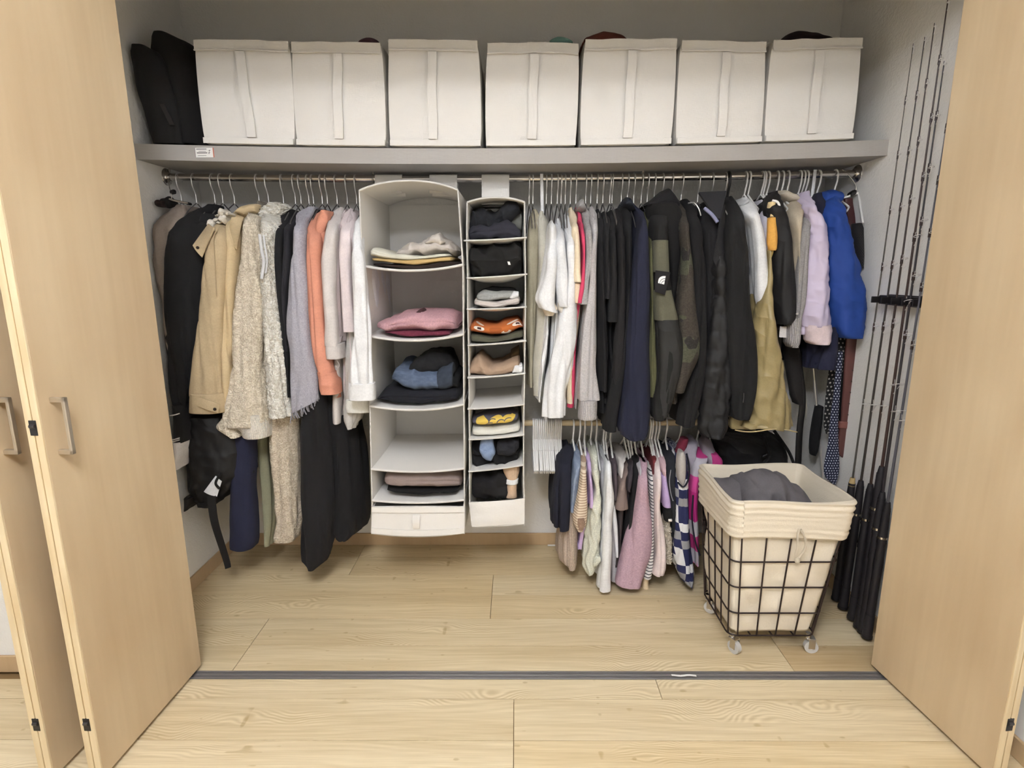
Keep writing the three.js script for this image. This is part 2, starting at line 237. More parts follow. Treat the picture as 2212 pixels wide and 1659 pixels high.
struct('wall_front', merge([box(ROOM.l - .1, -1.225, 0, CEIL, -.06, 0), box(-1.225, XR, LINT, CEIL, -.06, 0)]), wallM);
struct('wall_room_right', box(ROOM.r, ROOM.r + .1, 0, CEIL, 0, ROOM.z), roomM);
struct('wall_room_left', box(ROOM.l - .1, ROOM.l, 0, CEIL, 0, ROOM.z), roomM);
struct('wall_rear', box(ROOM.l - .1, ROOM.r + .1, 0, CEIL, ROOM.z, ROOM.z + .1), roomM);
struct('ceiling', box(ROOM.l - .1, ROOM.r + .1, CEIL, CEIL + .1, ZB - .1, ROOM.z + .1), roomM);
const doorM = std(0xffffff, { map: doorMap, roughness: .5 }), edgeM = std(0xffffff, { map: edgeMap, roughness: .55 }), baseM = std(0xfaf2e8, { map: doorMap, roughness: .5 });
{ // skirting: a flat board with a softened top edge
  const bh = .058, bt = .009;
  struct('baseboard_back', box(XL, XR, 0, bh, ZB, ZB + bt, .003), baseM);
  struct('baseboard_left', box(XL, XL + bt, 0, bh, ZB + bt, -.07, .003), baseM);
  struct('baseboard_right', box(XR - bt, XR, 0, bh, ZB + bt, -.07, .003), baseM);
  struct('baseboard_front', box(ROOM.l, -1.25, 0, bh, 0, bt, .003), baseM);
  struct('baseboard_room', box(ROOM.r - bt, ROOM.r, 0, bh, .012, ROOM.z, .003), baseM);
  struct('trim_1', box(-1.25, -1.2, 0, LINT, -.07, .004, .003), edgeM);
  struct('trim_2', box(XR - .04, ROOM.r, 0, LINT, -.07, .004, .003), edgeM);
  struct('trim_3', box(-1.25, XR, LINT - .02, LINT + .02, -.07, .004, .003), edgeM);
}
{ // floor track of the folding doors: two shallow grooves between three rails
  const t = new THREE.Group(); t.name = 'trim_4'; t.userData = { kind: 'structure' };
  part(t, 'track_bed', box(-1.2, 1.205, -.011, -.006, 0, .035), alum);
  for (const [a, b] of [[.0005, .0045], [.0135, .0195], [.0305, .0345]]) part(t, 'rail', box(-1.2, 1.205, -.006, .0012, a, b, .0008), alum);
  scene.add(t); shadows(t);
  const p = at(1477, 1460, .02), tp = new THREE.Mesh(sheet((u, v) => V(p.x + (u - .5) * .077, .0022 + .0015 * Math.cos(u * 9), .021 + (v - .5) * .007), 8, 2, .0008), std(0xf2efe9)); tp.name = 'tape_strip'; tp.userData = { label: 'short white strip of tape lying in the grey floor track', category: 'tape' }; scene.add(tp); shadows(tp);
}
// folding door panels, standing open at right angles to the closet
const nickel = std(0xc9bfae, { metalness: .85, roughness: .38 });
function doorPanel(n, x0, z0, x1, z1, side, o) { // room face from (x0,z0) at the closet to (x1,z1) in the room; side = direction of the face
  const g = new THREE.Group(); g.name = 'door_' + n; g.userData = { kind: 'structure' };
  const len = Math.hypot(x1 - x0, z1 - z0), a = Math.atan2(x1 - x0, z1 - z0), th = .034; // local z runs along the panel, local x is the face normal
  const s = side, lo = s > 0 ? -th : 0, hi = s > 0 ? 0 : th;
  part(g, 'panel', box(lo, hi, .012, 1.972, 0, len - .004, .0015), doorM);
  const mid = (lo + hi) / 2;
  for (const [p, q] of [[lo, mid - .0014], [mid + .0014, hi]]) part(g, 'edge_band', box(p, q, .012, 1.972, len - .004, len, .001), edgeM);
  part(g, 'edge_groove', box(mid - .0014, mid + .0014, .012, 1.972, len - .004, len - .002), std(0x9c7f52));
  for (const y of o.catches) { const c = part(g, 'roller_catch', box(mid - .0085, mid + .0085, y - .017, y + .017, len - .003, len + .0012, .001), blackPlastic); const rl = new THREE.CylinderGeometry(.005, .005, .012, 14); rl.rotateZ(Math.PI / 2); rl.translate(mid, y + .004, len + .0005); part(c, 'roller', rl, std(0x2a2628, { roughness: .3 })); }
  if (o.handle) { // flat bar pull on two posts
    const zc = len - .036, y0 = .838, y1 = .968, out = s * .034, h = part(g, 'handle', box(Math.min(out - s * .008, out), Math.max(out - s * .008, out), y0, y1, zc - .0055, zc + .0055, .002), nickel);
    for (const y of [y0, y1 - .011]) part(h, 'handle_post', box(Math.min(0, out), Math.max(0, out), y, y + .011, zc - .0055, zc + .0055, .002), nickel);
  }
  part(g, 'pivot_block', box(mid - .008, mid + .008, .002, .013, .004, .03), blackPlastic);
  g.position.set(x0, 0, z0); g.rotation.y = a; scene.add(g); shadows(g); return g;
}
doorPanel(1, -1.002, -.012, -1.022, .394, 1, { handle: true, catches: [.908, .165] });
doorPanel(2, -1.128, -.012, -1.145, .394, 1, { handle: true, catches: [.165] });
doorPanel(3, 1.119, -.018, 1.164, .39, -1, { handle: false, catches: [.165] });
// shelf board, sagging a little under the boxes
const sag = x => -.021 * (1 - Math.pow(x / 1.27, 2)), SHT = 1.660;
{
  const s = thing('closet_shelf', 'long pale grey shelf board spanning the closet under the white boxes', 'shelf');
  const g = new THREE.BoxGeometry(XR - XL, .05, .38, 40, 1, 1); g.translate((XL + XR) / 2, SHT - .025, ZB + .19); const p = g.attributes.position; for (let i = 0; i < p.count; i++) p.setY(i, p.getY(i) + sag(p.getX(i))); g.computeVertexNormals();
  part(s, 'board', g, std(0xaca7a1, { roughness: .6, bumpMap: paperB, bumpScale: .0003 }));
  const st = canvasTex(256, 144, (c, w, h) => { c.fillStyle = '#f4f2ee'; c.fillRect(0, 0, w, h); c.fillStyle = '#c0705a'; c.fillRect(w - 14, 0, 14, h); c.fillStyle = '#9a8f94'; c.fillRect(0, 0, 8, h); c.strokeStyle = '#26242a'; for (const [y, t, a, b] of [[20, 9, 22, 160], [52, 5, 50, 150], [76, 11, 26, 165], [118, 5, 36, 150]]) { c.lineWidth = t; c.beginPath(); c.moveTo(a, y); c.lineTo(b, y); c.stroke(); } c.lineWidth = 5; for (const [x, y] of [[186, 44], [178, 78]]) { c.beginPath(); c.moveTo(x, y); c.lineTo(x + 26, y - 6); c.moveTo(x + 14, y - 12); c.lineTo(x + 10, y + 18); c.stroke(); } });
  const a = at(422, 340, ZB + .381), b = at(461, 319, ZB + .381), gl = new THREE.PlaneGeometry(b.x - a.x, b.y - a.y); gl.translate((a.x + b.x) / 2, (a.y + b.y) / 2, ZB + .3806);
  part(s, 'sticker', gl, std(0xffffff, { map: st, roughness: .5 }), 'small white printed label with an orange edge');
  done(s);
}
// hanging rod with end flanges and thin brackets
const RZ = -.618, rodY = x => 1.578 - .012 * (1 - Math.pow(x / 1.27, 2));
{
  const s = thing('clothes_rod', 'polished steel clothes rod across the closet below the shelf', 'rod'), pts = [];
  for (let i = 0; i <= 20; i++) { const x = lerp(XL + .002, XR - .002, i / 20); pts.push(V(x, rodY(x), RZ)); }
  part(s, 'rod', tube(pts, .0125, 60, 18), steel);
  for (const [x, d] of [[XL, 1], [XR, -1]]) { const f = new THREE.LatheGeometry([[0, .014], [.017, .014], [.019, .012], [.02, .004], [.03, .003], [.031, 0]].map(p => new THREE.Vector2(...p)), 28); f.rotateZ(-d * Math.PI / 2); f.translate(x, rodY(x), RZ); part(s, 'flange', f, steel); }
  for (const px of [367, 806, 1389]) { const x = at(px, 380, RZ).x; const b = part(s, 'bracket', rod(V(x, rodY(x), RZ), V(x, SHT - .05 + sag(x), RZ), .004, 10), steel); const r = new THREE.TorusGeometry(.0145, .0028, 8, 24); r.rotateY(Math.PI / 2); r.translate(x, rodY(x), RZ); part(b, 'ring', r, steel); }
  done(s);
}
// ---------------------------------------------------------------- unseen lamp behind the camera, drum form chosen to light the closet
{
  const s = thing('unseen_pendant_lamp', 'unseen white drum pendant lamp behind the camera, lighting the closet', 'lamp');
  const b = new THREE.CylinderGeometry(.06, .06, .03, 32); b.translate(LAMP.x, CEIL - .016, LAMP.z); part(s, 'ceiling_rose', b, std(0xf0eee8));
  part(s, 'cord', rod(V(LAMP.x, LAMP.y + .05, LAMP.z), V(LAMP.x, CEIL - .02, LAMP.z), .005, 10), whitePlastic);
  const d = new THREE.LatheGeometry([[0, -.055], [.19, -.055], [.2, -.045], [.2, .045], [.19, .055], [0, .055]].map(p => new THREE.Vector2(...p)), 56); d.translate(LAMP.x, LAMP.y, LAMP.z); part(s, 'drum_shade', d, std(0xffffff, { emissive: LAMP.color, emissiveIntensity: 1.2 }));
  done(s);
}
// ---------------------------------------------------------------- white fabric boxes on the shelf
function qbox(f, zf, zb, nx, ny, nz, bul) { // f = [bl, br, tl, tr] front corners
  const g = new THREE.BoxGeometry(2, 2, 2, nx, ny, nz), p = g.attributes.position, sd = rnd() * 50;
  for (let i = 0; i < p.count; i++) {
    let x = p.getX(i), y = p.getY(i), z = p.getZ(i); const sh = (a, b, c) => a * (1 - .018 * (Math.pow(Math.abs(b), 10) + Math.pow(Math.abs(c), 10))); const X = sh(x, y, z), Y = sh(y, x, z), Z = sh(z, x, y);
    const u = (X + 1) / 2, v = (Y + 1) / 2, q = c => lerp(lerp(f[0][c], f[1][c], u), lerp(f[2][c], f[3][c], u), v); let wx = q('x'), wy = q('y'), wz = lerp(zb, zf, (Z + 1) / 2);
    const ed = (1 - x * x) * (1 - y * y); wz += Z > 0 ? bul * ed * (.4 + .6 * n3(x * 1.6 + sd, y * 1.6, 3)) : 0; wx += x > 0 ? .004 * (1 - y * y) : -.004 * (1 - y * y); if (y > .99) wy += .004 * n3(wx * 14 + sd, 1, 2) - .004 * (1 - x * x) * (1 - z * z);
    p.setXYZ(i, wx, wy, wz); g.attributes.uv.setXY(i, Math.abs(z) > .99 ? wx : wz, Math.abs(y) > .99 ? wx : wy);
  }
  g.computeVertexNormals(); return g;
}
const bxs = [ // bl, br, tl, tr, strap left/right at top and bottom, look
  [[440, 314], [638, 317], [417, 84], [626, 88], .44, .5, 'leftmost white fabric box, next to the black bag on the shelf'],
  [[640, 317], [835, 319], [628, 89], [825, 92], .47, .44, 'second white fabric box from the left, sliver of purple behind its top'],
  [[841, 319], [1041, 320], [838, 84], [1034, 87], .44, .43, 'third white fabric box from the left, a dark gap on its right'],
  [[1048, 320], [1245, 319], [1051, 91], [1252, 93], .47, .46, 'middle white fabric box with teal cloth at its back right corner'],
  [[1252, 318], [1451, 313], [1262, 84], [1464, 83], .47, .46, 'white fabric box with rust brown cloth heaped on its top'],
  [[1459, 313], [1646, 308], [1470, 87], [1656, 90], .48, .46, 'white fabric box second from the right, narrow and plain on top'],
  [[1650, 308], [1843, 303], [1668, 86], [1864, 81], .47, .46, 'rightmost white fabric box with dark plum cloth on its top'],
];
const boxTops = [];
for (const [bl, br, tl, tr, sT, sB, label] of bxs) {
  const s = thing('storage_box', label, 'box', 'white fabric boxes on the shelf'), zf = -.45, zb = -.79, C = [bl, br, tl, tr].map(q => at(q[0], q[1], zf)); for (const q of [C[0], C[1]]) q.y = SHT + sag(q.x) + .0025;
  part(s, 'body', qbox(C, zf, zb, 16, 16, 8, .005), fabricW);
  const F = (u, v) => V(lerp(lerp(C[0].x, C[1].x, u), lerp(C[2].x, C[3].x, u), v), lerp(lerp(C[0].y, C[1].y, u), lerp(C[2].y, C[3].y, u), v), zf + .0055 + .003 * Math.sin(u * 3.1) * Math.sin(v * 3.1));
  part(s, 'rim_band', sheet((u, v) => F(.012 + u * .976, .905 + v * .085).add(V(0, .002 * n3(u * 6, tl[0], 1), 0)), 16, 3, .004), fabricW);
  part(s, 'rim_seam', sheet((u, v) => F(.012 + u * .976, .888 + v * .012).add(V(0, .002 * n3(u * 6, tl[0], 1), .004)), 16, 2, .004), fabricW);
  part(s, 'base_band', sheet((u, v) => F(.012 + u * .976, .01 + v * .055), 16, 3, .004), fabricW);
  part(s, 'strap', sheet((u, v) => F(lerp(sB, sT, v) + u * .095, .07 + v * .81).add(V(.0015 * Math.sin(v * 9), 0, .0045 + .002 * Math.sin(v * 7 + tl[0]))), 6, 14, .006), fabricW);
  done(s); boxTops.push(C);
}
function onTop(name, label, top, bot, c, kind, zf = -.5, zb = -.68) { const m = new THREE.Mesh(lump({ top: top.map(q => [q[0], q[1] - 14]), bot: bot.map(q => [q[0], q[1] - 8]), zf, zb, fold: .004, nu: 24, nv: 24, e: 2.4, end: 3 }), M(c, kind)); m.name = name; m.userData = { label, category: 'clothing' }; scene.add(m); shadows(m); }
onTop('purple_cloth', 'sliver of dull purple cloth lying on the second white box', [[770, 92], [790, 87], [815, 91]], [[770, 103], [815, 103]], 0x6a4650, 'plain');
onTop('teal_cloth', 'faded teal cloth showing over the middle white box', [[1186, 90], [1205, 84], [1240, 92]], [[1186, 105], [1240, 105]], 0x7fae9e, 'plain');
onTop('rust_cloth', 'rust brown cloth heaped on a white box', [[1256, 98], [1268, 80], [1305, 71], [1340, 78], [1362, 86]], [[1256, 112], [1362, 100]], 0x7e3a24, 'plain');
onTop('plum_cloth', 'dark plum cloth heaped on the rightmost white box', [[1700, 90], [1712, 73], [1730, 68], [1770, 74], [1812, 84]], [[1700, 102], [1812, 98]], 0x3a1c24, 'plain');
{ // black bag leaning at the left end of the shelf
  const s = thing('black_bag', 'black soft bag leaning against the wall at the left end of the shelf', 'bag'), bm = M(0x17120f, 'plain'), P = (l, zf, zb) => l.map(q => { const a = at(q[1], q[0], zf), b = at(q[2], q[0], zf); return { y: a.y, xl: Math.max(a.x, -1.278), xr: b.x, zf, zb }; });
  part(s, 'body', loft(P([[66, 318, 360], [75, 304, 384], [90, 299, 402], [120, 300, 420], [180, 308, 424], [240, 322, 430], [290, 332, 436], [309, 338, 437]], -.49, -.78), { fold: .008, e: 2.8, n: 50 }), bm);
  part(s, 'front_pocket', loft(P([[94, 276, 308], [106, 271, 330], [130, 274, 345], [180, 282, 360], [230, 300, 372], [280, 315, 380], [309, 324, 384]], -.455, -.52), { fold: .007, e: 2.6, n: 40 }), bm);
  part(s, 'strap', sheet((u, v) => at(345 + v * 22 + u * 10, 225 + v * 45, -.453), 4, 10, .004), M(0x37312c, 'plain'));
  done(s);
}
// ---------------------------------------------------------------- hanging fabric organisers
function organiser(o) {
  const s = thing('hanging_organiser', o.label, 'organiser'), zf = o.zf, zb = o.zb;
  const E = o.edges.map(([py, l, r]) => { const a = at(l, py, zf), b = at(r, py, zf); return [(a.y + b.y) / 2, a.x, b.x]; });
  const ex = (y, k) => { let i = 0; while (i < E.length - 2 && E[i + 1][0] > y) i++; return lerp(E[i][k], E[i + 1][k], clamp((E[i][0] - y) / (E[i][0] - E[i + 1][0]), -.2, 1.2)); };
  const yT = E[0][0], yB = E[E.length - 1][0];
  for (const [nm, k, d] of [['side_panel', 1, -1], ['side_panel', 2, 1]])
    part(s, nm, sheet((u, v) => { const y = lerp(yT, yB, v), bow = Math.sin(u * Math.PI) * (.004 * Math.sin(y * 21 + k) - .003); return V(ex(y, k) - d * (.001 + bow * -1), y, lerp(zf, zb, u)); }, 12, 48, .0025, (u, v, p) => [p.z, p.y]), fabricW);
  part(s, 'back_panel', sheet((u, v) => { const y = lerp(yT, yB, v); return V(lerp(ex(y, 1), ex(y, 2), u), y, zb + .004 + .003 * n3(u * 3, v * 9, 1)); }, 10, 40, .0025), fabricW);
  part(s, 'top_panel', sheet((u, v) => V(lerp(ex(yT, 1), ex(yT, 2), u), yT + o.arch * (1 - Math.pow(Math.abs(2 * u - 1), 2.2)), lerp(zf, zb, v)), 20, 6, .003), fabricW);
  const hemTop = []; for (let i = 0; i <= 20; i++) { const u = i / 20; hemTop.push(V(lerp(ex(yT, 1), ex(yT, 2), u), yT + o.arch * (1 - Math.pow(Math.abs(2 * u - 1), 2.2)), zf)); } part(s, 'top_piping', tube(hemTop, .0035, 40, 8), fabricW);
  for (const k of [1, 2]) { const q = []; for (let i = 0; i <= 24; i++) { const y = lerp(yT, yB, i / 24); q.push(V(ex(y, k), y, zf)); } part(s, 'edge_piping', tube(q, .0026, 60, 6), fabricW); }
  o.shelves.forEach(([pl, yl, pr, yr, sf, sm]) => {
    const a = at(pl, yl, zf), b = at(pr, yr, zf), P = (u, v) => V(lerp(a.x, b.x, u), lerp(a.y, b.y, u) - (1 - Math.pow(2 * u - 1, 2)) * (sf * Math.pow(1 - v, 1) + sm * Math.sin(v * Math.PI)), lerp(zf + .004, zb + .006, v));
    const m = part(s, 'shelf', sheet(P, 20, 10, .004, (u, v, p) => [p.x, p.z]), fabricW), q = []; for (let i = 0; i <= 20; i++) q.push(P(i / 20, 0)); part(m, 'shelf_hem', tube(q, o.hem, 40, 8), fabricW);
  });
  for (const [l, r, x0] of o.straps) { // loops over the rod
    const A = at(l, 390, RZ).x, B = at(r, 390, RZ).x, c = (A + B) / 2, ry = rodY(c), R = .0148, pts = [V(0, yT + o.arch * .5, RZ + .03), V(0, ry - .02, RZ + R + .004), V(0, ry, RZ + R), V(0, ry + R * .72, RZ + R * .72), V(0, ry + R, RZ), V(0, ry + R * .72, RZ - R * .72), V(0, ry, RZ - R), V(0, ry - .02, RZ - R - .004), V(0, yT + o.arch * .5, RZ - .05)], C = new THREE.CatmullRomCurve3(pts);
    part(s, 'strap', sheet((u, v) => { const p = C.getPoint(v); p.x = lerp(A, B, u); return p; }, 4, 40, .002, (u, v) => [u * .1, v * .3]), fabricW);
  }
  o.extra && o.extra(s, ex);
  return done(s);
}
organiser({ label: 'wide white fabric organiser with five shelves and a drawer at its foot', zf: -.393, zb: -.83, arch: .03, hem: .0045,
  edges: [[411, 776, 989], [572, 783, 1000], [722, 790, 1001], [875, 799, 1002], [1012, 802, 1003], [1080, 804, 1003], [1153, 803, 1003]],
  shelves: [[783, 574, 1000, 572, .018, .004], [790, 724, 1001, 722, .02, .004], [799, 876, 1002, 873, .018, .004], [802, 1012, 1003, 1011, .012, .004], [804, 1080, 1003, 1079, .01, .003], [804, 1150, 1003, 1149, .014, .004]],
  straps: [[812, 870], [929, 988]],
  extra(s, ex) {
    const z = -.389, a = at(804, 1094, z), b = at(1003, 1092, z), c = at(803, 1150, z), d = at(1003, 1149, z), dr = new THREE.Group(); dr.name = 'drawer'; s.add(dr);
    const F = (u, v, o = 0) => V(lerp(lerp(a.x, b.x, u), lerp(c.x, d.x, u), v), lerp(a.y, c.y, v) + (1 - Math.pow(2 * u - 1, 2)) * lerp(.004, -.009, v), z + o + .006 * Math.sin(u * Math.PI));
    part(dr, 'front', sheet((u, v) => F(u, v), 20, 8, .005), fabricW);
    part(dr, 'rim_band', sheet((u, v) => F(u, v * .2, .006), 20, 3, .004), fabricW); part(dr, 'foot_band', sheet((u, v) => F(u, .8 + v * .2, .006), 20, 3, .003), fabricW);
    part(dr, 'pull_tab', sheet((u, v) => F(.45 + u * .075, .28 + v * .45, .008 + .006 * Math.sin(v * Math.PI)), 4, 8, .003), fabricW);
    part(dr, 'drawer_side', sheet((u, v) => V(a.x + .004, lerp(a.y, c.y, v), z - u * .4), 3, 2, .003), fabricW); part(dr, 'drawer_side', sheet((u, v) => V(b.x - .004, lerp(a.y, c.y, v), z - u * .4), 3, 2, .003), fabricW);
  } });
organiser({ label: 'narrow white fabric organiser with nine stuffed compartments beside the wide one', zf: -.448, zb: -.79, arch: .016, hem: .003,
  edges: [[437, 1009, 1133], [516, 1008, 1134], [596, 1010, 1135], [665, 1010, 1135], [741, 1012, 1134], [812, 1013, 1133], [878, 1013, 1132], [944, 1014, 1131], [1012, 1014, 1131], [1076, 1014, 1132], [1135, 1020, 1132]],
  shelves: [[1002, 520, 1138, 513, .002, .016], [1008, 601, 1139, 592, .002, .026], [1008, 668, 1138, 663, .002, .018], [1010, 746, 1137, 736, .002, .008], [1010, 816, 1135, 806, .003, .01], [1010, 883, 1133, 873, .003, .004], [1012, 949, 1132, 939, .003, .004], [1012, 1018, 1130, 1004, .003, .004], [1020, 1136, 1132, 1130, .004, .004]],
  straps: [[1041, 1100]],
  extra(s) {
    const z = -.444, a = at(1013, 1084, z), b = at(1133, 1076, z), c = at(1019, 1137, z), d = at(1133, 1130, z), F = (u, v, o = 0) => V(lerp(lerp(a.x, b.x, u), lerp(c.x, d.x, u), v), lerp(lerp(a.y, b.y, u), lerp(c.y, d.y, u), v) - .004 * Math.sin(u * 3.14) * (1 - v), z + o + .008 * Math.sin(u * Math.PI) * Math.sin(v * 2.6) + .002 * n3(u * 5, v * 4, 2));
    const p = part(s, 'front_pocket', sheet((u, v) => F(u, v), 16, 10, .004), fabricW); part(p, 'pocket_hem', sheet((u, v) => F(u, v * .2, .003), 16, 3, .003), fabricW);
  } });
// folded and stuffed clothes in the compartments
function folded(name, label, c, kind, o, parts) { // a folded garment
  const s = thing(name, label, 'clothing'); const mat = typeof c === 'number' ? M(c, kind) : c;
  part(s, 'cloth', lump(o), mat); parts && parts(s); return done(s);
}
const ZW = -.415, ZN = -.46;
folded('folded_trousers', 'dark brown folded garment at the bottom of the top stack in the wide organiser', 0x4a3428, 'plain', { zf: ZW, zb: -.77, top: [[800, 567], [890, 572], [988, 562]], bot: [[800, 575], [890, 584], [988, 576]], fold: .002, e: 4, layers: 2, groove: .003 });
folded('folded_shirt', 'mustard yellow folded shirt between brown and cream in the wide organiser', 0xc9a763, 'plain', { zf: ZW + .004, zb: -.77, top: [[797, 555], [880, 560], [978, 553]], bot: [[797, 564], [890, 573], [978, 564]], fold: .002, e: 4, layers: 2, groove: .003 });
folded('folded_shirt', 'cream folded shirt with a rolled left end on the yellow shirt', 0xe6d9c6, 'plain', { zf: ZW + .008, zb: -.77, top: [[794, 541], [802, 531], [815, 536], [850, 547], [900, 551], [972, 546]], bot: [[794, 555], [830, 561], [900, 562], [972, 556]], fold: .003, e: 3.4, layers: 2, groove: .004 });
folded('crumpled_trousers', 'crumpled pale grey drawstring trousers on top of the cream shirt', 0xb9b0a6, 'plain', { zf: ZW - .015, zb: -.74, top: [[850, 545], [868, 530], [905, 523], [926, 513], [940, 505], [955, 516], [985, 531]], bot: [[850, 553], [910, 553], [985, 549]], fold: .006, crinkle: .012, nu: 60, nv: 50, e: 2.4, end: 3 }, s => { const p = at(938, 512, ZW); part(s, 'gathered_waistband', lump({ zf: ZW - .005, zb: ZW - .07, top: [[917, 519], [932, 508], [941, 506], [958, 517]], bot: [[917, 529], [938, 527], [958, 528]], crinkle: .008, fold: .004, e: 2.2, end: 3 }), M(0xc4bbb0, 'plain')); });
folded('folded_jumper', 'magenta folded jumper under the pink one in the wide organiser', 0x97304f, 'knit', { zf: ZW, zb: -.77, top: [[826, 716], [890, 713], [972, 716]], bot: [[826, 721], [890, 732], [972, 726]], fold: .003, e: 3 });
folded('folded_jumper', 'dusty pink folded jumper on the magenta one in the wide organiser', 0xd3a0a6, 'knit', { zf: ZW + .008, zb: -.76, top: [[808, 697], [822, 690], [845, 686], [858, 678], [900, 674], [955, 674], [980, 681], [987, 694]], bot: [[808, 712], [830, 720], [900, 719], [987, 717]], fold: .006, layers: 2, groove: .008, e: 2.6 }, s => part(s, 'neckline', lump({ zf: ZW - .03, zb: -.6, top: [[893, 675], [905, 670], [915, 676]], bot: [[893, 681], [915, 681]], e: 2.2, end: 2.5 }), M(0x6b3a3c, 'plain')));
folded('folded_trousers', 'navy folded trousers under the blue jeans in the wide organiser', 0x1c1e2e, 'plain', { zf: ZW + .004, zb: -.78, top: [[808, 862], [825, 845], [870, 838], [940, 842], [985, 838], [991, 850]], bot: [[808, 870], [850, 878], [910, 882], [991, 872]], fold: .006, layers: 2, groove: .007, e: 2.6 });
folded('folded_jeans', 'black folded jeans on top of the blue jeans', 0x17171d, 'plain', { zf: ZW - .03, zb: -.72, top: [[872, 808], [885, 784], [905, 770], [935, 765], [965, 769], [974, 783], [980, 800]], bot: [[872, 818], [930, 815], [980, 818]], fold: .008, crinkle: .008, e: 2.4, end: 3.5 });
folded('folded_jeans', 'faded blue folded denim jeans in the wide organiser', 0x616d80, 'denim', { zf: ZW - .005, zb: -.74, top: [[842, 807], [852, 795], [900, 798], [950, 803], [970, 796]], bot: [[842, 832], [870, 843], [930, 847], [970, 845]], fold: .005, crinkle: .006, layers: 2, groove: .004, e: 3 }, s => { part(s, 'waistband', lump({ zf: ZW + .002, zb: ZW - .12, top: [[943, 800], [957, 793], [977, 787]], bot: [[943, 846], [960, 846], [976, 840]], fold: .003, e: 3 }), M(0x434c5a, 'denim')); });
folded('rolled_garment', 'rolled black garment behind the navy trousers at the right of the wide organiser', 0x15151b, 'plain', { zf: ZW - .02, zb: -.74, top: [[962, 820], [975, 808], [987, 818]], bot: [[962, 845], [989, 845]], fold: .004, e: 2.4 });
folded('folded_shirt', 'black folded shirt under the taupe one low in the wide organiser', 0x1a1514, 'plain', { zf: ZW, zb: -.77, top: [[830, 1055], [910, 1060], [990, 1058]], bot: [[831, 1068], [900, 1074], [988, 1069]], fold: .004, layers: 2, groove: .004, e: 3 });
folded('folded_shirt', 'taupe brown folded sweatshirt low in the wide organiser', 0x8a7872, 'plain', { zf: ZW + .006, zb: -.77, top: [[824, 1032], [834, 1022], [900, 1022], [970, 1019], [998, 1024]], bot: [[824, 1045], [832, 1056], [900, 1061], [998, 1064]], fold: .005, layers: 2, groove: .005, e: 3 });
// narrow organiser
folded('crumpled_jeans', 'dark grey jeans stuffed with a raised leg in the top narrow compartment', 0x34343a, 'denim', { zf: ZN - .02, zb: -.72, top: [[1012, 468], [1020, 452], [1042, 450], [1065, 458], [1085, 447], [1098, 434], [1116, 434], [1124, 446]], bot: [[1012, 505], [1060, 500], [1098, 480], [1124, 462]], crinkle: .014, fold: .006, nu: 60, nv: 50, e: 2.4, end: 4 });
folded('crumpled_shorts', 'faded navy shorts folded at the bottom of the top narrow compartment', 0x3c3b4a, 'plain', { zf: ZN, zb: -.7, top: [[1010, 497], [1030, 488], [1060, 484], [1095, 479], [1112, 486], [1127, 503]], bot: [[1010, 513], [1060, 514], [1127, 508]], fold: .007, crinkle: .01, layers: 2, groove: .008, nu: 56, nv: 46 });
folded('grey_shirt', 'grey green cloth tucked at the right of the top narrow compartment', 0x77776f, 'plain', { zf: ZN - .06, zb: -.74, top: [[1092, 466], [1105, 453], [1128, 450]], bot: [[1092, 495], [1128, 502]], crinkle: .01, e: 2.4 });
folded('black_clothes', 'black clothes stuffed full in the second narrow compartment', 0x17130f, 'plain', { zf: ZN, zb: -.76, top: [[1012, 530], [1030, 528], [1070, 530], [1100, 526], [1128, 520]], bot: [[1012, 590], [1022, 597], [1080, 597], [1128, 588]], fold: .01, crinkle: .014, nu: 60, nv: 50, layers: 3, groove: .007 }, s => part(s, 'care_tag', sheet((u, v) => at(1096 + u * 5 + v * 2, 565 + v * 7, ZN + .012), 3, 3, .001), M(0xd9d5cf, 'plain'), 'small white tag'));
folded('black_shirt', 'black shirt showing behind the grey one in the third narrow compartment', 0x1d1a1b, 'plain', { zf: ZN - .05, zb: -.74, top: [[1030, 628], [1060, 620], [1090, 622], [1115, 624]], bot: [[1030, 650], [1115, 640]], fold: .004 });
folded('folded_shirt', 'beige folded shirt at the bottom of the third narrow compartment', 0xd3c7be, 'plain', { zf: ZN, zb: -.72, top: [[1022, 644], [1070, 650], [1124, 638]], bot: [[1022, 664], [1070, 668], [1124, 660]], fold: .004, layers: 2, groove: .004 });
folded('folded_shirt', 'grey folded shirt with a white motif corner in the third narrow compartment', 0x9d9e99, 'heather', { zf: ZN - .006, zb: -.72, top: [[1028, 636], [1045, 628], [1080, 627], [1112, 629], [1122, 634]], bot: [[1028, 648], [1045, 656], [1090, 650], [1122, 643]], fold: .004, layers: 2, groove: .004 }, s => part(s, 'printed_corner', lump({ zf: ZN - .002, zb: ZN - .05, top: [[1101, 641], [1110, 632], [1121, 631]], bot: [[1101, 646], [1121, 641]], crinkle: .004 }), M(0xefede8, 'plain')));
const oval = (c, x, y, rx, ry, col, r = 0) => { c.fillStyle = col; c.beginPath(); c.ellipse(x, y, rx, ry, r, 0, 7); c.fill(); };
const foxTex = canvasTex(512, 256, (c, w, h) => { c.fillStyle = '#c0692f'; c.fillRect(0, 0, w, h); oval(c, 250, 120, 60, 40, '#a95a26'); for (const [x, y, a] of [[95, 120, 0], [455, 90, -.3]]) { oval(c, x, y, 50, 34, '#f3e7da', a); c.fillStyle = '#4a261c'; c.fillRect(x - 16, y - 18, 36, 34); } oval(c, 350, 180, 48, 34, '#f3e7da'); oval(c, 350, 150, 22, 26, '#c0692f'); oval(c, 100, 40, 44, 12, '#f3e7da', .4); oval(c, 410, 50, 60, 12, '#f3e7da', -.4); });
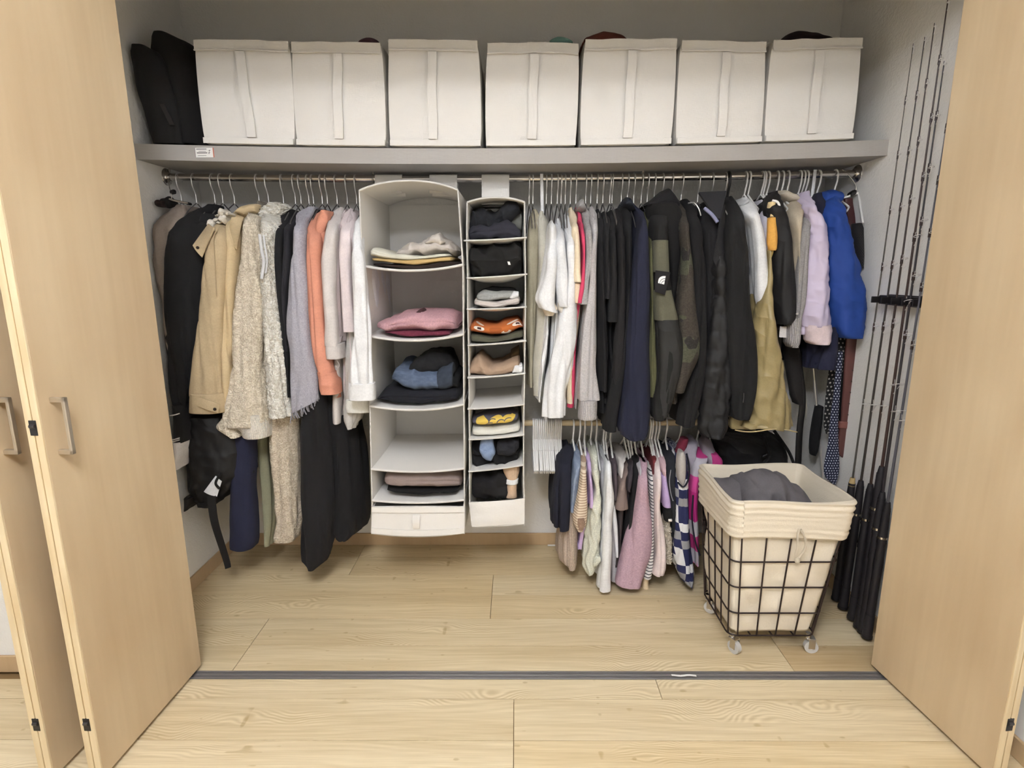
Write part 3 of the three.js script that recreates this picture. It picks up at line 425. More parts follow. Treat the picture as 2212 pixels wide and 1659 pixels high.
const yLet = canvasTex(512, 160, (c, w, h) => { c.fillStyle = '#5b5866'; c.fillRect(0, 0, w, h); c.fillStyle = '#ecca5e'; c.beginPath(); c.moveTo(60, 30); c.lineTo(130, 24); c.lineTo(190, 80); c.bezierCurveTo(240, 10, 330, 20, 340, 50); c.bezierCurveTo(390, 10, 430, 40, 440, 20); c.lineTo(480, 30); c.bezierCurveTo(470, 90, 430, 110, 400, 130); c.lineTo(150, 140); c.lineTo(80, 120); c.bezierCurveTo(40, 90, 50, 60, 60, 30); c.fill(); c.strokeStyle = '#5b5866'; c.lineWidth = 9; for (const [x, y] of [[190, 100], [220, 70], [310, 80], [300, 120], [390, 70]]) { c.beginPath(); c.moveTo(x - 34, y + 18); c.bezierCurveTo(x - 14, y - 16, x + 20, y - 12, x + 44, y - 4); c.stroke(); } });
const frontUV = (u, v, p, x0, x1) => { const a = Math.sin(v * 2 * Math.PI); return [u, .5 + .5 * clamp(a * .95, -1, 1)]; };
folded('folded_shirt', 'olive green folded shirt under the orange one in the narrow organiser', 0x5a5945, 'plain', { zf: ZN, zb: -.72, top: [[1014, 721], [1070, 728], [1133, 712]], bot: [[1014, 741], [1060, 743], [1133, 733]], fold: .003, layers: 2, groove: .003, e: 4 });
folded('folded_shirt', 'orange folded shirt with pale oval prints in the narrow organiser', T(foxTex), '', { zf: ZN + .006, zb: -.72, top: [[1013, 700], [1024, 694], [1050, 702], [1070, 704], [1095, 694], [1120, 690], [1131, 702]], bot: [[1013, 722], [1060, 725], [1090, 726], [1131, 712]], fold: .003, e: 2.6, uv: frontUV });
folded('crumpled_shirt', 'tan brown shirt slumped in a curve in the narrow organiser', 0x9c8168, 'plain', { zf: ZN, zb: -.7, top: [[1011, 793], [1022, 778], [1035, 771], [1047, 783], [1060, 793], [1085, 789], [1110, 777], [1124, 775]], bot: [[1011, 811], [1060, 814], [1124, 804]], fold: .006, crinkle: .005, end: 8 });
folded('brown_cloth', 'dark ochre cloth folded at the back right above the tan shirt', 0x6e5634, 'plain', { zf: ZN - .1, zb: -.7, top: [[1103, 764], [1121, 752]], bot: [[1103, 778], [1122, 774]], fold: .003, sharp: 1, end: 20 });
folded('lace_cloth', 'small white lace edging in front of the tan shirt', 0xeeeae4, 'plain', { zf: ZN + .01, zb: ZN - .05, top: [[1106, 803], [1112, 792], [1120, 794], [1129, 792]], bot: [[1106, 807], [1129, 802]], crinkle: .007, fold: .004 });
folded('folded_shirt', 'cream folded shirt under the yellow lettered one in the narrow organiser', 0xe2dacd, 'plain', { zf: ZN, zb: -.72, top: [[1018, 924], [1060, 926], [1124, 917]], bot: [[1018, 944], [1060, 945], [1124, 938]], fold: .004, layers: 2, groove: .003 });
folded('folded_shirt', 'slate folded shirt with yellow brush lettering in the narrow organiser', T(yLet), '', { zf: ZN + .002, zb: -.72, top: [[1018, 906], [1050, 899], [1090, 896], [1120, 896]], bot: [[1018, 920], [1050, 923], [1090, 921], [1120, 913]], fold: .003, e: 2.8, uv: frontUV });
folded('grey_shirt', 'grey cloth behind the yellow lettered shirt in the narrow organiser', 0x7d7978, 'plain', { zf: ZN - .08, zb: -.74, top: [[1024, 886], [1070, 890], [1122, 882]], bot: [[1024, 912], [1122, 905]], fold: .004 });
folded('black_clothes', 'black clothes filling the eighth narrow compartment around a denim knot', 0x151217, 'plain', { zf: ZN - .025, zb: -.76, top: [[1018, 955], [1060, 953], [1122, 946]], bot: [[1018, 1012], [1060, 1013], [1122, 1002]], fold: .01, crinkle: .014, nu: 56, nv: 46, layers: 3, groove: .008 });
folded('denim_shirt', 'knotted pale blue denim poking out of the black clothes', 0x8d9bb0, 'denim', { zf: ZN + .005, zb: -.56, top: [[1035, 958], [1048, 950], [1062, 951], [1070, 972]], bot: [[1035, 985], [1052, 1000], [1060, 1001], [1070, 988]], fold: .006, crinkle: .01, e: 2.2, end: 3 });
folded('charcoal_shirt', 'charcoal cloth folded over beside the denim knot', 0x36333a, 'denim', { zf: ZN, zb: -.58, top: [[1073, 962], [1090, 956], [1122, 953]], bot: [[1073, 984], [1095, 990], [1122, 974]], fold: .006, crinkle: .008 });
folded('black_clothes', 'black clothes in the bottom narrow compartment beside the plush leg', 0x18141a, 'plain', { zf: ZN - .01, zb: -.76, top: [[1018, 1026], [1060, 1022], [1100, 1020]], bot: [[1018, 1084], [1060, 1086], [1102, 1084]], fold: .01, crinkle: .012, layers: 2, groove: .008 });
{ // soft toy limb
  const s = thing('plush_toy', 'beige plush limb with a white band in the bottom narrow compartment', 'toy'), mt = M(0xc2a384, 'plain'), z = ZN - .005;
  const L = (l, d = .05) => l.map(q => { const a = at(q[1], q[0], z), b = at(q[2], q[0], z); return { y: a.y, xl: a.x, xr: b.x, zf: z, zb: z - d }; });
  part(s, 'upper_limb', loft(L([[1010, 1088, 1122], [1020, 1086, 1123], [1032, 1091, 1120], [1042, 1096, 1117]]), { fold: .002, n: 20, m: 28, e: 2.1 }), mt);
  part(s, 'lower_limb', loft(L([[1046, 1095, 1117], [1060, 1094, 1116], [1078, 1091, 1117]]), { fold: .002, n: 16, m: 28, e: 2.1 }), mt);
  part(s, 'band', loft(L([[1038, 1092, 1120], [1048, 1092, 1119]], .056), { fold: .001, crinkle: .002, n: 6, m: 28, e: 2.1 }), M(0xefe6da, 'plain'), 'white frilled band'); done(s);
}
// ---------------------------------------------------------------- wire laundry basket on castors
{
  const s = thing('laundry_basket', 'tall cream canvas laundry basket in a dark wire frame on castors', 'basket');
  const topR = [.672, 1.047, -.412, -.072], botR = [.69, .968, -.335, -.078], yt = .528, yb = .072, TW = .02;
  const rr = (t, k, off) => { // point on the rounded rectangle at height fraction k (0 bottom, 1 top), t = 0..1 from the front left corner, anticlockwise seen from above
    const b = botR.map((v, i) => lerp(v, topR[i], k)), r = .026 + off, x0 = b[0] - off, x1 = b[1] + off, z0 = b[2] - off, z1 = b[3] + off, lx = x1 - x0 - 2 * r, lz = z1 - z0 - 2 * r, q = Math.PI / 2 * r, per = 2 * lx + 2 * lz + 4 * q; let d = (((t % 1) + 1) % 1) * per;
    const arc = (cx, cz, a0) => { const a = a0 - d / r; return [cx + r * Math.cos(a), cz + r * Math.sin(a)]; };
    if (d < lx) return [x0 + r + d, z1]; d -= lx; if (d < q) return arc(x1 - r, z1 - r, Math.PI / 2); d -= q; if (d < lz) return [x1, z1 - r - d]; d -= lz; if (d < q) return arc(x1 - r, z0 + r, 0); d -= q;
    if (d < lx) return [x1 - r - d, z0]; d -= lx; if (d < q) return arc(x0 + r, z0 + r, -Math.PI / 2); d -= q; if (d < lz) return [x0, z0 + r + d]; d -= lz; return arc(x0 + r, z1 - r, Math.PI);
  };
  const P = (t, y, off = 0) => { const q = rr(t, (y - yb) / (yt - yb), off); return V(q[0], y, q[1]); };
  const wireM = std(0x2b1d1a, { roughness: .5, metalness: .3 }), can = std(0xe2d6c0, { bumpMap: linenB, bumpScale: .0006, roughness: .95 }), wr = .0027;
  const ringY = y => { const a = []; for (let i = 0; i < 72; i++) a.push(P(i / 72, y, .002)); return tube(a, wr, 160, 8, true); };
  for (const y of [yb, at(1660, 1324, -.076).y, at(1660, 1269, -.074).y, at(1660, 1214, -.073).y, yt - .02]) part(s, 'wire_ring', ringY(y), wireM);
  const tt = []; { const len = k => { const b = topR; return [b[1] - b[0] - .052, b[3] - b[2] - .052]; }, [lx, lz] = len(), q = Math.PI / 2 * .026, per = 2 * lx + 2 * lz + 4 * q; for (let i = 0; i <= 4; i++) { tt.push(lx * i / 4 / per); tt.push((lx + lz + 2 * q + lx * i / 4) / per); tt.push((lx + q + lz * i / 4) / per); tt.push((2 * lx + lz + 3 * q + lz * i / 4) / per); } }
  for (const t of tt) { const a = []; for (let i = 0; i <= 6; i++) a.push(P(t, lerp(yb, yt - .014, i / 6), .0035)); part(s, 'wire_upright', tube(a, wr, 10, 8), wireM); }
  for (let i = 1; i < 4; i++) { const x = lerp(botR[0], botR[1], i / 4); part(s, 'floor_wire', rod(V(x, yb, botR[2]), V(x, yb, botR[3]), wr, 8), wireM); }
  const wob = (p, t, y, a) => { const w = a * n3(Math.cos(t * 6.28) * 4, y * 18, Math.sin(t * 6.28) * 4); return p.add(V(w * Math.cos(t * 6.28 + 2), 0, w)); };
  part(s, 'liner', grid((t, v) => { const y = v < .9 ? lerp(.46, yb + .006, v / .9) : yb + .006 - .004 * n3(t * 14, 1, 1); const off = v < .9 ? -.008 - .004 * sst(.6, .9, v) : lerp(-.012, -.13, (v - .9) / .1); return wob(P(t, y, off), t, y, .0085 * Math.sin(v * 3.1)); }, 180, 50, (u, v) => [u * 1.4, v * .45]), can);
  const prof = [[.412, .007], [.418, .012], [.45, .011], [.49, .0095], [.52, .0095], [.534, .006], [.538, 0], [.534, -.006], [.5, -.012], [.42, -.016], [.3, -.02], [.2, -.022], [.16, -.03], [.155, -.12]];
  part(s, 'liner_cuff', grid((t, v) => { const x = v * (prof.length - 1), i = Math.min(Math.floor(x), prof.length - 2), y = lerp(prof[i][0], prof[i + 1][0], x - i), off = lerp(prof[i][1], prof[i + 1][1], x - i), pl = .0035 * Math.sin(y * 320 + 3 * n3(t * 7, y * 4, 1)) * sst(.41, .44, y) * (off > 0 ? 1 : .3); const p = wob(P(t, y, off + pl * .8), t, y, .002); p.y += (i < 3 ? .006 * Math.sin(t * 12.5 + 1) : .004 * Math.sin(t * 25 + .6)); return p; }, 160, 60, (u, v) => [u * 1.4, v * .7], true), can);
  { const z = topR[3] + .016, q = (x, y, d = 0) => { const p = at(x, y, z); p.z += d; return p; }; const dr = part(s, 'drawstring', merge([tube([q(1727, 1143), q(1722, 1155, .004), q(1722, 1180, .004), q(1718, 1198, .003), q(1721, 1210, .003)], .0036, 24, 8), tube([q(1729, 1143, .002), q(1737, 1160, .006), q(1738, 1180, .006), q(1730, 1196, .004), q(1722, 1208, .003)], .0036, 24, 8)]), can); const k = new THREE.SphereGeometry(.0085, 16, 12); k.scale(1, 1.25, .9); const kp = q(1721, 1209, .004); k.translate(kp.x, kp.y, kp.z); part(dr, 'knot', k, can); }
  for (const [x, z, a] of [[.71, -.1, .5], [.955, -.095, 1.4], [.702, -.318, .9], [.94, -.315, .3]]) {
    const c = new THREE.Group(); c.name = 'castor'; s.add(c); const L = [];
    const w = new THREE.CylinderGeometry(.0215, .0215, .017, 28); w.rotateZ(Math.PI / 2); w.translate(0, .0215, .012);
    const h = new THREE.CylinderGeometry(.007, .007, .02, 16); h.rotateZ(Math.PI / 2); h.translate(0, .0215, .012);
    const f = merge([box(-.0125, -.0105, .018, .052, .002, .022, .0008), box(.0105, .0125, .018, .052, .002, .022, .0008), box(-.0125, .0125, .05, .054, -.006, .022, .0012)]);
    const st = new THREE.CylinderGeometry(.0085, .0095, .017, 16); st.translate(0, .061, 0);
    for (const [n, g, m] of [['wheel', w, std(0xc4c1bb, { roughness: .35 })], ['hub', h, chrome], ['fork', f, steel], ['stem', st, steel]]) { g.rotateY(a); g.translate(x, 0, z); part(c, n, g, m); }
  }
  done(s);
  const tw = (label, o) => { const t = thing('grey_towel', label, 'towel'); part(t, 'cloth', lump(o), M(0x625d5f, 'plain')); done(t); };
  tw('dark grey towel folded flat at the left inside the laundry basket', { zf: -.2, zb: -.37, top: [[1552, 1064], [1575, 1058], [1612, 1058], [1624, 1062]], bot: [[1552, 1135], [1624, 1135]], fold: .006, e: 2.6, end: 6, nu: 40 });
  tw('dark grey towel heaped in the middle of the laundry basket', { zf: -.15, zb: -.36, top: [[1616, 1064], [1640, 1050], [1668, 1043], [1700, 1044], [1722, 1056], [1745, 1072], [1772, 1088]], bot: [[1616, 1145], [1772, 1150]], fold: .012, crinkle: .006, e: 2.3, end: 4, nu: 50, nv: 44 });
}
// ---------------------------------------------------------------- hangers
const armM = std(0x8d8986, { metalness: .8, roughness: .35 });
function chromeHanger() {
  const s = new THREE.Group(), c = []; for (let i = 0; i <= 14; i++) { const a = Math.PI * (1.12 - 1.2 * i / 14) ; c.push(V(0, -.0068 + .0205 * Math.sin(a), -.0205 * Math.cos(a) * -1)); } // over the rod, open at the back
  c.push(V(0, -.03, .017), V(0, -.046, .008), V(0, -.058, .001), V(0, -.07, 0), V(0, -.092, 0));
  c.forEach(p => { p.z *= 1; }); part(s, 'hook', tube(c, .002, 60, 8), chrome);
  const b = new THREE.SphereGeometry(.0042, 12, 10); b.scale(1, .7, 1); b.translate(0, -.092, 0); part(s, 'collar', b, chrome);
  for (const d of [1, -1]) part(s, 'arm', tube([V(0, -.09, 0), V(0, -.1, d * .02), V(0, -.122, d * .06), V(0, -.155, d * .105), V(0, -.185, d * .135)], .0021, 24, 8), armM);
  return s;
}
function plasticHanger(m, span, drop, r, neck) {
  const s = new THREE.Group(), c = []; for (let i = 0; i <= 12; i++) { const a = Math.PI * (1.1 - 1.15 * i / 12); c.push(V(0, -.006 + .0205 * Math.sin(a), .0205 * Math.cos(a))); }
  c.push(V(0, -.028, .018), V(0, -.05, .008), V(0, -neck, 0)); part(s, 'hook', tube(c, r, 50, 8), m);
  for (const d of [1, -1]) { const a = part(s, 'arm', tube([V(0, -neck + .004, 0), V(0, -neck - drop * .5, d * span * .5), V(0, -neck - drop * .92, d * span * .93), V(0, -neck - drop, d * span)], r * 1.1, 24, 8), m); part(a, 'strap_notch', tube([V(0, -neck - drop * .3, d * span * .38), V(0, -neck - drop * .3 - .018, d * span * .36), V(0, -neck - drop * .5 - .02, d * span * .48), V(0, -neck - drop * .52, d * span * .52)], r * .8, 20, 6), m); }
  part(s, 'bar', tube([V(0, -neck - drop, -span), V(0, -neck - drop - .012, -span * .9), V(0, -neck - drop - .013, 0), V(0, -neck - drop - .012, span * .9), V(0, -neck - drop, span)], r, 30, 8), m);
  return s;
}
const LOWY = .638;
const protos = { chrome: chromeHanger(), white: plasticHanger(whitePlastic, .115, .058, .0031, .07), black: plasticHanger(blackPlastic, .16, .085, .0048, .075), small: plasticHanger(whitePlastic, .125, .085, .0035, .072) };
const HN = { chrome: 'chrome_hanger', white: 'white_hanger', black: 'black_hanger', small: 'small_hanger' };
function hang(kind, px, py, label, group, low) { // px: the neck (chrome) or the hook on its rod
  const o = protos[kind].clone(), p = at(px, py, low ? -.618 : RZ); o.name = numbered(HN[kind]); o.userData = { label, category: 'hanger', group };
  o.position.set(p.x, low ? LOWY : rodY(p.x), RZ); o.rotation.y = (rnd() - .5) * .12; if (low) o.rotation.y += .02; scene.add(o); shadows(o); return o;
}
// ---------------------------------------------------------------- garments
const GU = 'hangers on the upper rod', GL = 'small white hangers on the lower bar';
function G(o) {
  const s = thing(o.n, o.l, o.c || 'garment', o.g), mt = o.m.isMaterial ? o.m : M(...o.m), z = o.z ?? -.41, q = { drop: o.drop, zt: o.zt, noShoulder: o.noSh };
  const S = rowsPx(o.s, z, { ...q, dep: o.dep || .1, zb: o.zb });
  const B = o.b === 0 ? null : rowsPx(o.b || o.s.filter(r => r[0] <= (o.hem || 1e9)).concat(o.hem && o.hem > o.s[o.s.length - 1][0] ? [[o.hem, o.s[o.s.length - 1][1] + 2, o.s[o.s.length - 1][2]]] : []), z, { ...q, body: true });
  if (B) { for (const r of B) { r.zf = Math.min(r.zf, z - (o.back ?? .045)); r.zb = Math.min(r.zf - .02, o.bz !== undefined ? Math.max(r.zb, o.bz) : r.zb); const w = (r.xr - r.xl) * .06; r.xl += w; r.xr -= w; } part(s, 'body', loft(B, { n: 40, m: 56, fold: .009, ...o.o, ...o.bo }), o.bm ? (o.bm.isMaterial ? o.bm : M(...o.bm)) : mt); }
  part(s, o.sn || 'sleeve', loft(S, { n: 48, m: 48, fold: .0075, ...o.o }), mt);
  o.x && o.x(s, mt, z);
  done(s);
  const hs = o.h ? (o.h[0].length ? o.h : [o.h]) : [], wh = i => hs.length < 2 ? '' : i ? 'right ' : 'left ';
  hs.forEach(([px, kind, py], i) => { if (kind === 'small') hang('small', px, py || 915, wh(i) + 'small white plastic hanger holding the ' + (o.k || o.n.replace(/_/g, ' ')), GL, true); else hang(kind || 'chrome', px, py || 432, wh(i) + ({ chrome: 'chrome wire hanger', white: 'white plastic hanger', black: 'black plastic hanger' })[kind || 'chrome'] + ' holding the ' + (o.k || o.n.replace(/_/g, ' ')), GU); });
  return s;
}
const L3 = (list, z, d, o = {}) => loft(list.map(q => { const a = at(q[1], q[0], z), b = at(q[2], q[0], z); return { y: (a.y + b.y) / 2, xl: a.x, xr: b.x, zf: z, zb: z - d }; }), { fold: .003, n: 20, m: 32, ...o });
const flap = (pts, z, th, n = 6) => { // small cloth panel through four pixel corners: upper left, upper right, lower left, lower right
  const [a, b, c, d] = pts.map(p => at(p[0], p[1], p[2] ?? z)); return sheet((u, v) => { const p = a.clone().lerp(b, u).lerp(c.clone().lerp(d, u), v); p.z += .006 * Math.sin(u * Math.PI) * (.3 + .7 * v); return p; }, n, n, th); };
const button = (px, py, z, r, m) => { const g = new THREE.CylinderGeometry(r, r, .003, 18), p = at(px, py, z); g.rotateX(Math.PI / 2); g.translate(p.x, p.y, p.z); return g; };
const darkM = std(0x2a211b, { roughness: .4 });
// --- left of the organisers, from the left wall
G({ n: 'taupe_coat', l: 'taupe soft coat at the far left, half hidden by the wooden door', c: 'coat', m: [0x8f8073, 'plain'], z: -.44, s: [[442, 372, 402], [462, 340, 396], [490, 322, 388], [560, 322, 372], [700, 345, 384], [880, 372, 396]], k: 'taupe coat', h: [392, 'chrome'], o: { crinkle: .006 } });
{ const s = thing('clip_hanger', 'dark clip hanger with brown cloth tabs above the taupe coat', 'hanger'), z = -.52, dk = M(0x1d1714, 'plain'); part(s, 'cloth_tab', lump({ zf: z, zb: z - .05, top: [[350, 428], [358, 424], [366, 430], [370, 436]], bot: [[345, 444], [356, 449], [366, 446], [370, 440]], e: 2.4, fold: .004 }), dk); part(s, 'cloth_tab', lump({ zf: z + .02, zb: z - .03, top: [[331, 430], [345, 432]], bot: [[338, 446], [350, 446]], e: 2.6, fold: .003 }), M(0x42281f, 'plain')); part(s, 'clip', lump({ zf: z, zb: z - .02, top: [[367, 411], [373, 408]], bot: [[367, 418], [372, 417]], e: 3 }), blackPlastic); part(s, 'clip', lump({ zf: z, zb: z - .02, top: [[402, 436], [408, 437]], bot: [[402, 442], [408, 443]], e: 3 }), blackPlastic); part(s, 'bar', tube([at(366, 430, z), at(385, 435, z), at(407, 439, z)], .004, 12, 8), steel); part(s, 'hook', tube([at(371, 432, z), at(370, 418, z), at(366, 405, -.58), V(at(364, 392, RZ).x, rodY(-1.2) + .014, RZ), V(at(364, 392, RZ).x, rodY(-1.2), RZ - .016)], .0018, 24, 8), steel); done(s); }
G({ n: 'black_coat', l: 'long black coat with broad shoulders behind the tan jacket, leftmost dark garment', c: 'coat', m: [0x1c1a1c, 'plain'], z: -.4, s: [[450, 414, 452], [462, 388, 462], [485, 362, 462], [520, 345, 452], [560, 336, 445], [640, 331, 430], [740, 339, 416], [840, 353, 405], [893, 371, 400]], hem: 893, k: 'long black coat', h: [424, 'chrome'], o: { fold: .009 }, x(s, m, z) { part(s, 'front_panel', L3([[462, 425, 470], [500, 408, 474], [560, 398, 468], [660, 385, 440], [780, 382, 418], [890, 382, 408]], -.47, .1, { fold: .008 }), M(0x2b2a2c, 'plain')); part(s, 'collar', L3([[441, 440, 462], [450, 425, 466], [460, 420, 468]], -.545, .09), m); } });
{ // cream frills peeping out between coats
  const s = thing('frilled_blouse', 'cream frilled blouse peeping out between the black coat and the tan jacket', 'blouse'), m = M(0xd9d0c0, 'plain'); part(s, 'body', L3([[470, 466, 482], [500, 462, 480], [700, 440, 470]], -.5, .2), m);
  for (const [x, y, r] of [[454, 483, 7], [462, 474, 8], [470, 480, 7], [468, 464, 7], [478, 470, 8], [476, 458, 6], [486, 462, 6]]) part(s, 'frill', lump({ zf: -.44, zb: -.5, top: [[x - r, y], [x - r * .3, y - r], [x + r, y - r * .4]], bot: [[x - r, y + r * .6], [x + r * .2, y + r], [x + r, y + r * .3]], crinkle: .009, fold: .005, e: 2.2, end: 3, nu: 24, nv: 24 }), m); done(s); hang('chrome', 464, 432, 'chrome wire hanger holding the frilled blouse', GU); }
G({ n: 'tan_jacket', l: 'tan cotton jacket with a wide buttoned cuff and a pointed shoulder flap', c: 'jacket', m: [0xb09a74, 'plain'], z: -.375, s: [[481, 463, 473, -.46], [487, 456, 478, -.43], [497, 448, 480, -.4], [515, 440, 481, -.38], [545, 434, 481], [640, 420, 476], [740, 409, 473], [800, 403, 473], [858, 397, 475]], hem: 700, k: 'tan jacket', h: [481, 'chrome'], o: { fold: .007 }, x(s, m, z) {
  part(s, 'cuff', L3([[853, 396.5, 477], [870, 396, 478], [895, 395.5, 478.5]], z + .004, .112, { fold: .002 }), m); part(s, 'cuff_tab', flap([[430, 858], [474, 874], [428, 876], [472, 892]], z + .01, .004), m); part(s, 'button', button(464, 884, z + .0165, .0055), darkM);
  const f = part(s, 'shoulder_flap', flap([[452, 484, -.42], [462, 492, -.37], [417, 531, -.368], [437, 556, -.366]], z, .006), m); part(f, 'button', button(427, 535, -.36, .005), darkM); part(s, 'seam', tube([at(470, 494, -.39), at(462, 512, z + .002), at(464, 560, z + .004), at(468, 640, z + .003)], .0018, 20, 6), m); } });
G({ n: 'camel_coat', l: 'camel coat with a folded collar between the tan jacket and the fleece cardigan', c: 'coat', m: [0xc3ab80, 'plain'], z: -.4, s: [[446, 508, 540], [460, 495, 532], [472, 486, 522], [484, 480, 515], [520, 474, 508], [570, 468, 506], [640, 468, 502], [740, 470, 498], [840, 474, 492], [888, 474, 488]], hem: 860, k: 'camel coat', h: [506, 'chrome'], x(s, m, z) { part(s, 'collar', lump({ zf: -.49, zb: -.68, top: [[503, 452], [516, 439], [535, 436], [549, 437]], bot: [[503, 460], [525, 470], [545, 462]], e: 2.6, fold: .003 }), m); part(s, 'lapel', flap([[500, 470, -.45], [524, 470, -.47], [494, 490, -.4], [510, 540, -.405]], z, .004), m); } });
G({ n: 'grey_vest', l: 'dark olive grey garment whose collar shows above the fleece cardigan', c: 'vest', m: [0x6f6659, 'plain'], z: -.47, s: [[434, 550, 562], [446, 544, 574], [462, 538, 572], [560, 545, 566], [700, 550, 570]], k: 'olive grey vest', h: [559, 'chrome', 426] });
G({ n: 'fleece_cardigan', l: 'bulky cream curly fleece cardigan with heathered knit sleeve and ribbed hem', c: 'cardigan', m: [0xd9d0c1, 'speckle'], bm: [0xf0e8d8, 'speckle'], z: -.39, dep: .12, s: [[460, 531, 541, -.46], [465, 525, 547, -.43], [473, 519, 549, -.41], [488, 516, 550, -.395], [520, 512, 554], [600, 504, 560], [700, 494, 560], [780, 490, 558], [840, 484, 562], [890, 474, 566], [925, 464, 568]], b: [[440, 565, 600], [455, 553, 600], [480, 548, 598], [520, 547, 592], [600, 547, 596], [680, 550, 602], [740, 552, 610], [800, 554, 618], [860, 554, 624], [905, 556, 634]], back: .0, k: 'fleece cardigan', h: [580, 'chrome'], o: { fold: .008, rough: .002, n: 80, m: 80 }, bo: { rough: .004, n: 150, m: 130, fold: .006 }, x(s, m, z) {
  part(s, 'hem', L3([[900, 492, 566], [920, 490, 570], [936, 505, 572], [950, 512, 572]], z - .004, .16, { fold: .006, n: 30, m: 60 }), M(0xd9d0c1, 'rib')); part(s, 'hem_fold', L3([[908, 470, 505], [926, 458, 505], [940, 478, 508], [948, 492, 512]], z - .01, .08, { fold: .006 }), m);
  part(s, 'collar', L3([[437, 572, 604], [446, 556, 616], [460, 550, 606], [472, 548, 590]], -.5, .12, { rough: .006, n: 60, m: 80, fold: .008 }), M(0xf0e8d8, 'speckle')); const zp = tube([at(561, 506, z + .01), at(565, 540, z + .012), at(570, 565, z + .012), at(565, 602, z + .012)], .0055, 30, 8); part(s, 'zip_tape', zp, M(0xefebe2, 'plain'), 'white zip tape'); part(s, 'zip_tape', tube([at(569, 508, z + .008), at(573, 535, z + .012), at(577, 562, z + .012), at(574, 590, z + .012)], .003, 30, 8), M(0xefebe2, 'plain')); } });
G({ n: 'long_knit', l: 'long heathered beige knit hanging low below the fleece cardigan', c: 'knitwear', m: [0xd0c4b3, 'speckle'], z: -.455, sn: 'front', b: 0, dep: .13, s: [[470, 594, 612], [640, 598, 612], [800, 596, 622], [905, 576, 634], [960, 569, 634], [1010, 575, 636], [1080, 582, 641], [1140, 583, 641], [1168, 583, 638], [1175, 588, 632]], k: 'long beige knit', h: [612, 'chrome'], o: { fold: .008, rough: .0015, n: 80, m: 60 } });
G({ n: 'black_shirt', l: 'black shirt directly right of the fleece cardigan', c: 'shirt', m: [0x17151b, 'plain'], z: -.42, s: [[452, 608, 640], [470, 594, 624], [500, 589, 612], [560, 589, 608], [640, 594, 612], [740, 604, 622], [860, 616, 630]], hem: 880, k: 'black shirt', h: [638, 'chrome'] });
G({ n: 'charcoal_shirt', l: 'charcoal shirt with a bright shoulder seam left of the grey shawl', c: 'shirt', m: [0x35323a, 'plain'], z: -.41, s: [[458, 628, 650], [474, 614, 640], [500, 609, 628], [560, 606, 622], [640, 606, 618], [760, 612, 622]], hem: 800, k: 'charcoal shirt', h: [650, 'chrome'] });
G({ n: 'grey_shawl', l: 'heather grey shawl with a frayed fringe along its slanting hem', c: 'shawl', m: [0xa3a0a8, 'heather'], z: -.39, sn: 'front', s: [[446, 652, 690, -.56], [456, 640, 676], [475, 631, 660], [500, 628, 653], [560, 622, 652], [640, 614, 660], [715, 607, 664], [760, 615, 670], [820, 618, 680], [882, 624, 684]], hem: 800, k: 'grey shawl', h: [667, 'chrome'], o: { fold: .007, hemTilt: .5, n: 60 }, x(s, m, z) { const fr = []; for (let i = 0; i < 26; i++) { const u = i / 25, a = at(lerp(627, 687, u), lerp(899, 858, u), z - .004 - rnd() * .05), l = .014 + .016 * rnd(), w = (rnd() - .5) * .02; fr.push(tube([a.clone().add(V(0, .012, 0)), a, a.clone().add(V(w * .5, -l * .5, .004)), a.clone().add(V(w, -l, 0))], .0016 + rnd() * .0012, 8, 5)); } part(s, 'fringe', merge(fr), m); } });
G({ n: 'dark_shirt', l: 'dark grey shirt behind the coral shirt collar', c: 'shirt', m: [0x3b3436, 'plain'], z: -.45, s: [[452, 672, 694], [470, 662, 680], [500, 654, 668], [600, 652, 664], [700, 660, 668]], k: 'dark grey shirt', h: [677, 'chrome'] });
G({ n: 'coral_shirt', l: 'coral orange shirt with gathered shoulder and buttoned cuffs', c: 'shirt', m: [0xca8468, 'plain'], z: -.39, s: [[455, 688, 702], [464, 672, 702], [480, 661, 698], [520, 656, 690], [560, 655, 688], [640, 659, 695], [700, 664, 697], [760, 671, 703], [812, 680, 716]], b: [[455, 688, 704], [500, 662, 704], [640, 668, 704], [760, 680, 712], [866, 700, 729]], k: 'coral shirt', h: [696, 'chrome'], x(s, m, z) { part(s, 'cuff', L3([[806, 680, 716], [820, 682, 722], [838, 683, 726], [854, 687, 727]], z + .003, .1, { fold: .003, crinkle: .003 }), m); part(s, 'shoulder_gather', L3([[454, 690, 706], [466, 684, 706], [490, 680, 700], [520, 676, 694]], -.44, .08, { crinkle: .006, fold: .004 }), m); part(s, 'button', button(690, 806, z + .004, .003), M(0xb9694c, 'plain')); } });
G({ n: 'greige_blouse', l: 'pale greige long sleeved blouse hanging right of the coral shirt', c: 'blouse', m: [0xc8c0ba, 'plain'], z: -.39, s: [[448, 726, 744], [458, 712, 738], [475, 701, 732], [500, 695, 728], [560, 687, 723], [640, 692, 724], [700, 697, 730], [748, 697, 734]], hem: 925, k: 'greige blouse', h: [707, 'chrome'], x(s, m, z) { part(s, 'cuff', L3([[744, 697, 734], [762, 697, 736], [777, 699, 737]], z + .003, .09, { fold: .003 }), m); part(s, 'button_loop', tube([at(727, 779, z - .02), at(733, 788, z - .02), at(730, 795, z - .02), at(724, 790, z - .02)], .002, 16, 6), m); } });
G({ n: 'mauve_blouse', l: 'thin mauve grey blouse squeezed between the greige blouse and the pink tee', c: 'blouse', m: [0xbcaeac, 'plain'], z: -.41, s: [[452, 740, 752], [470, 726, 742], [500, 721, 736], [560, 714, 732], [640, 716, 734], [740, 726, 742]], hem: 895, k: 'mauve blouse', h: [728, 'chrome'] });
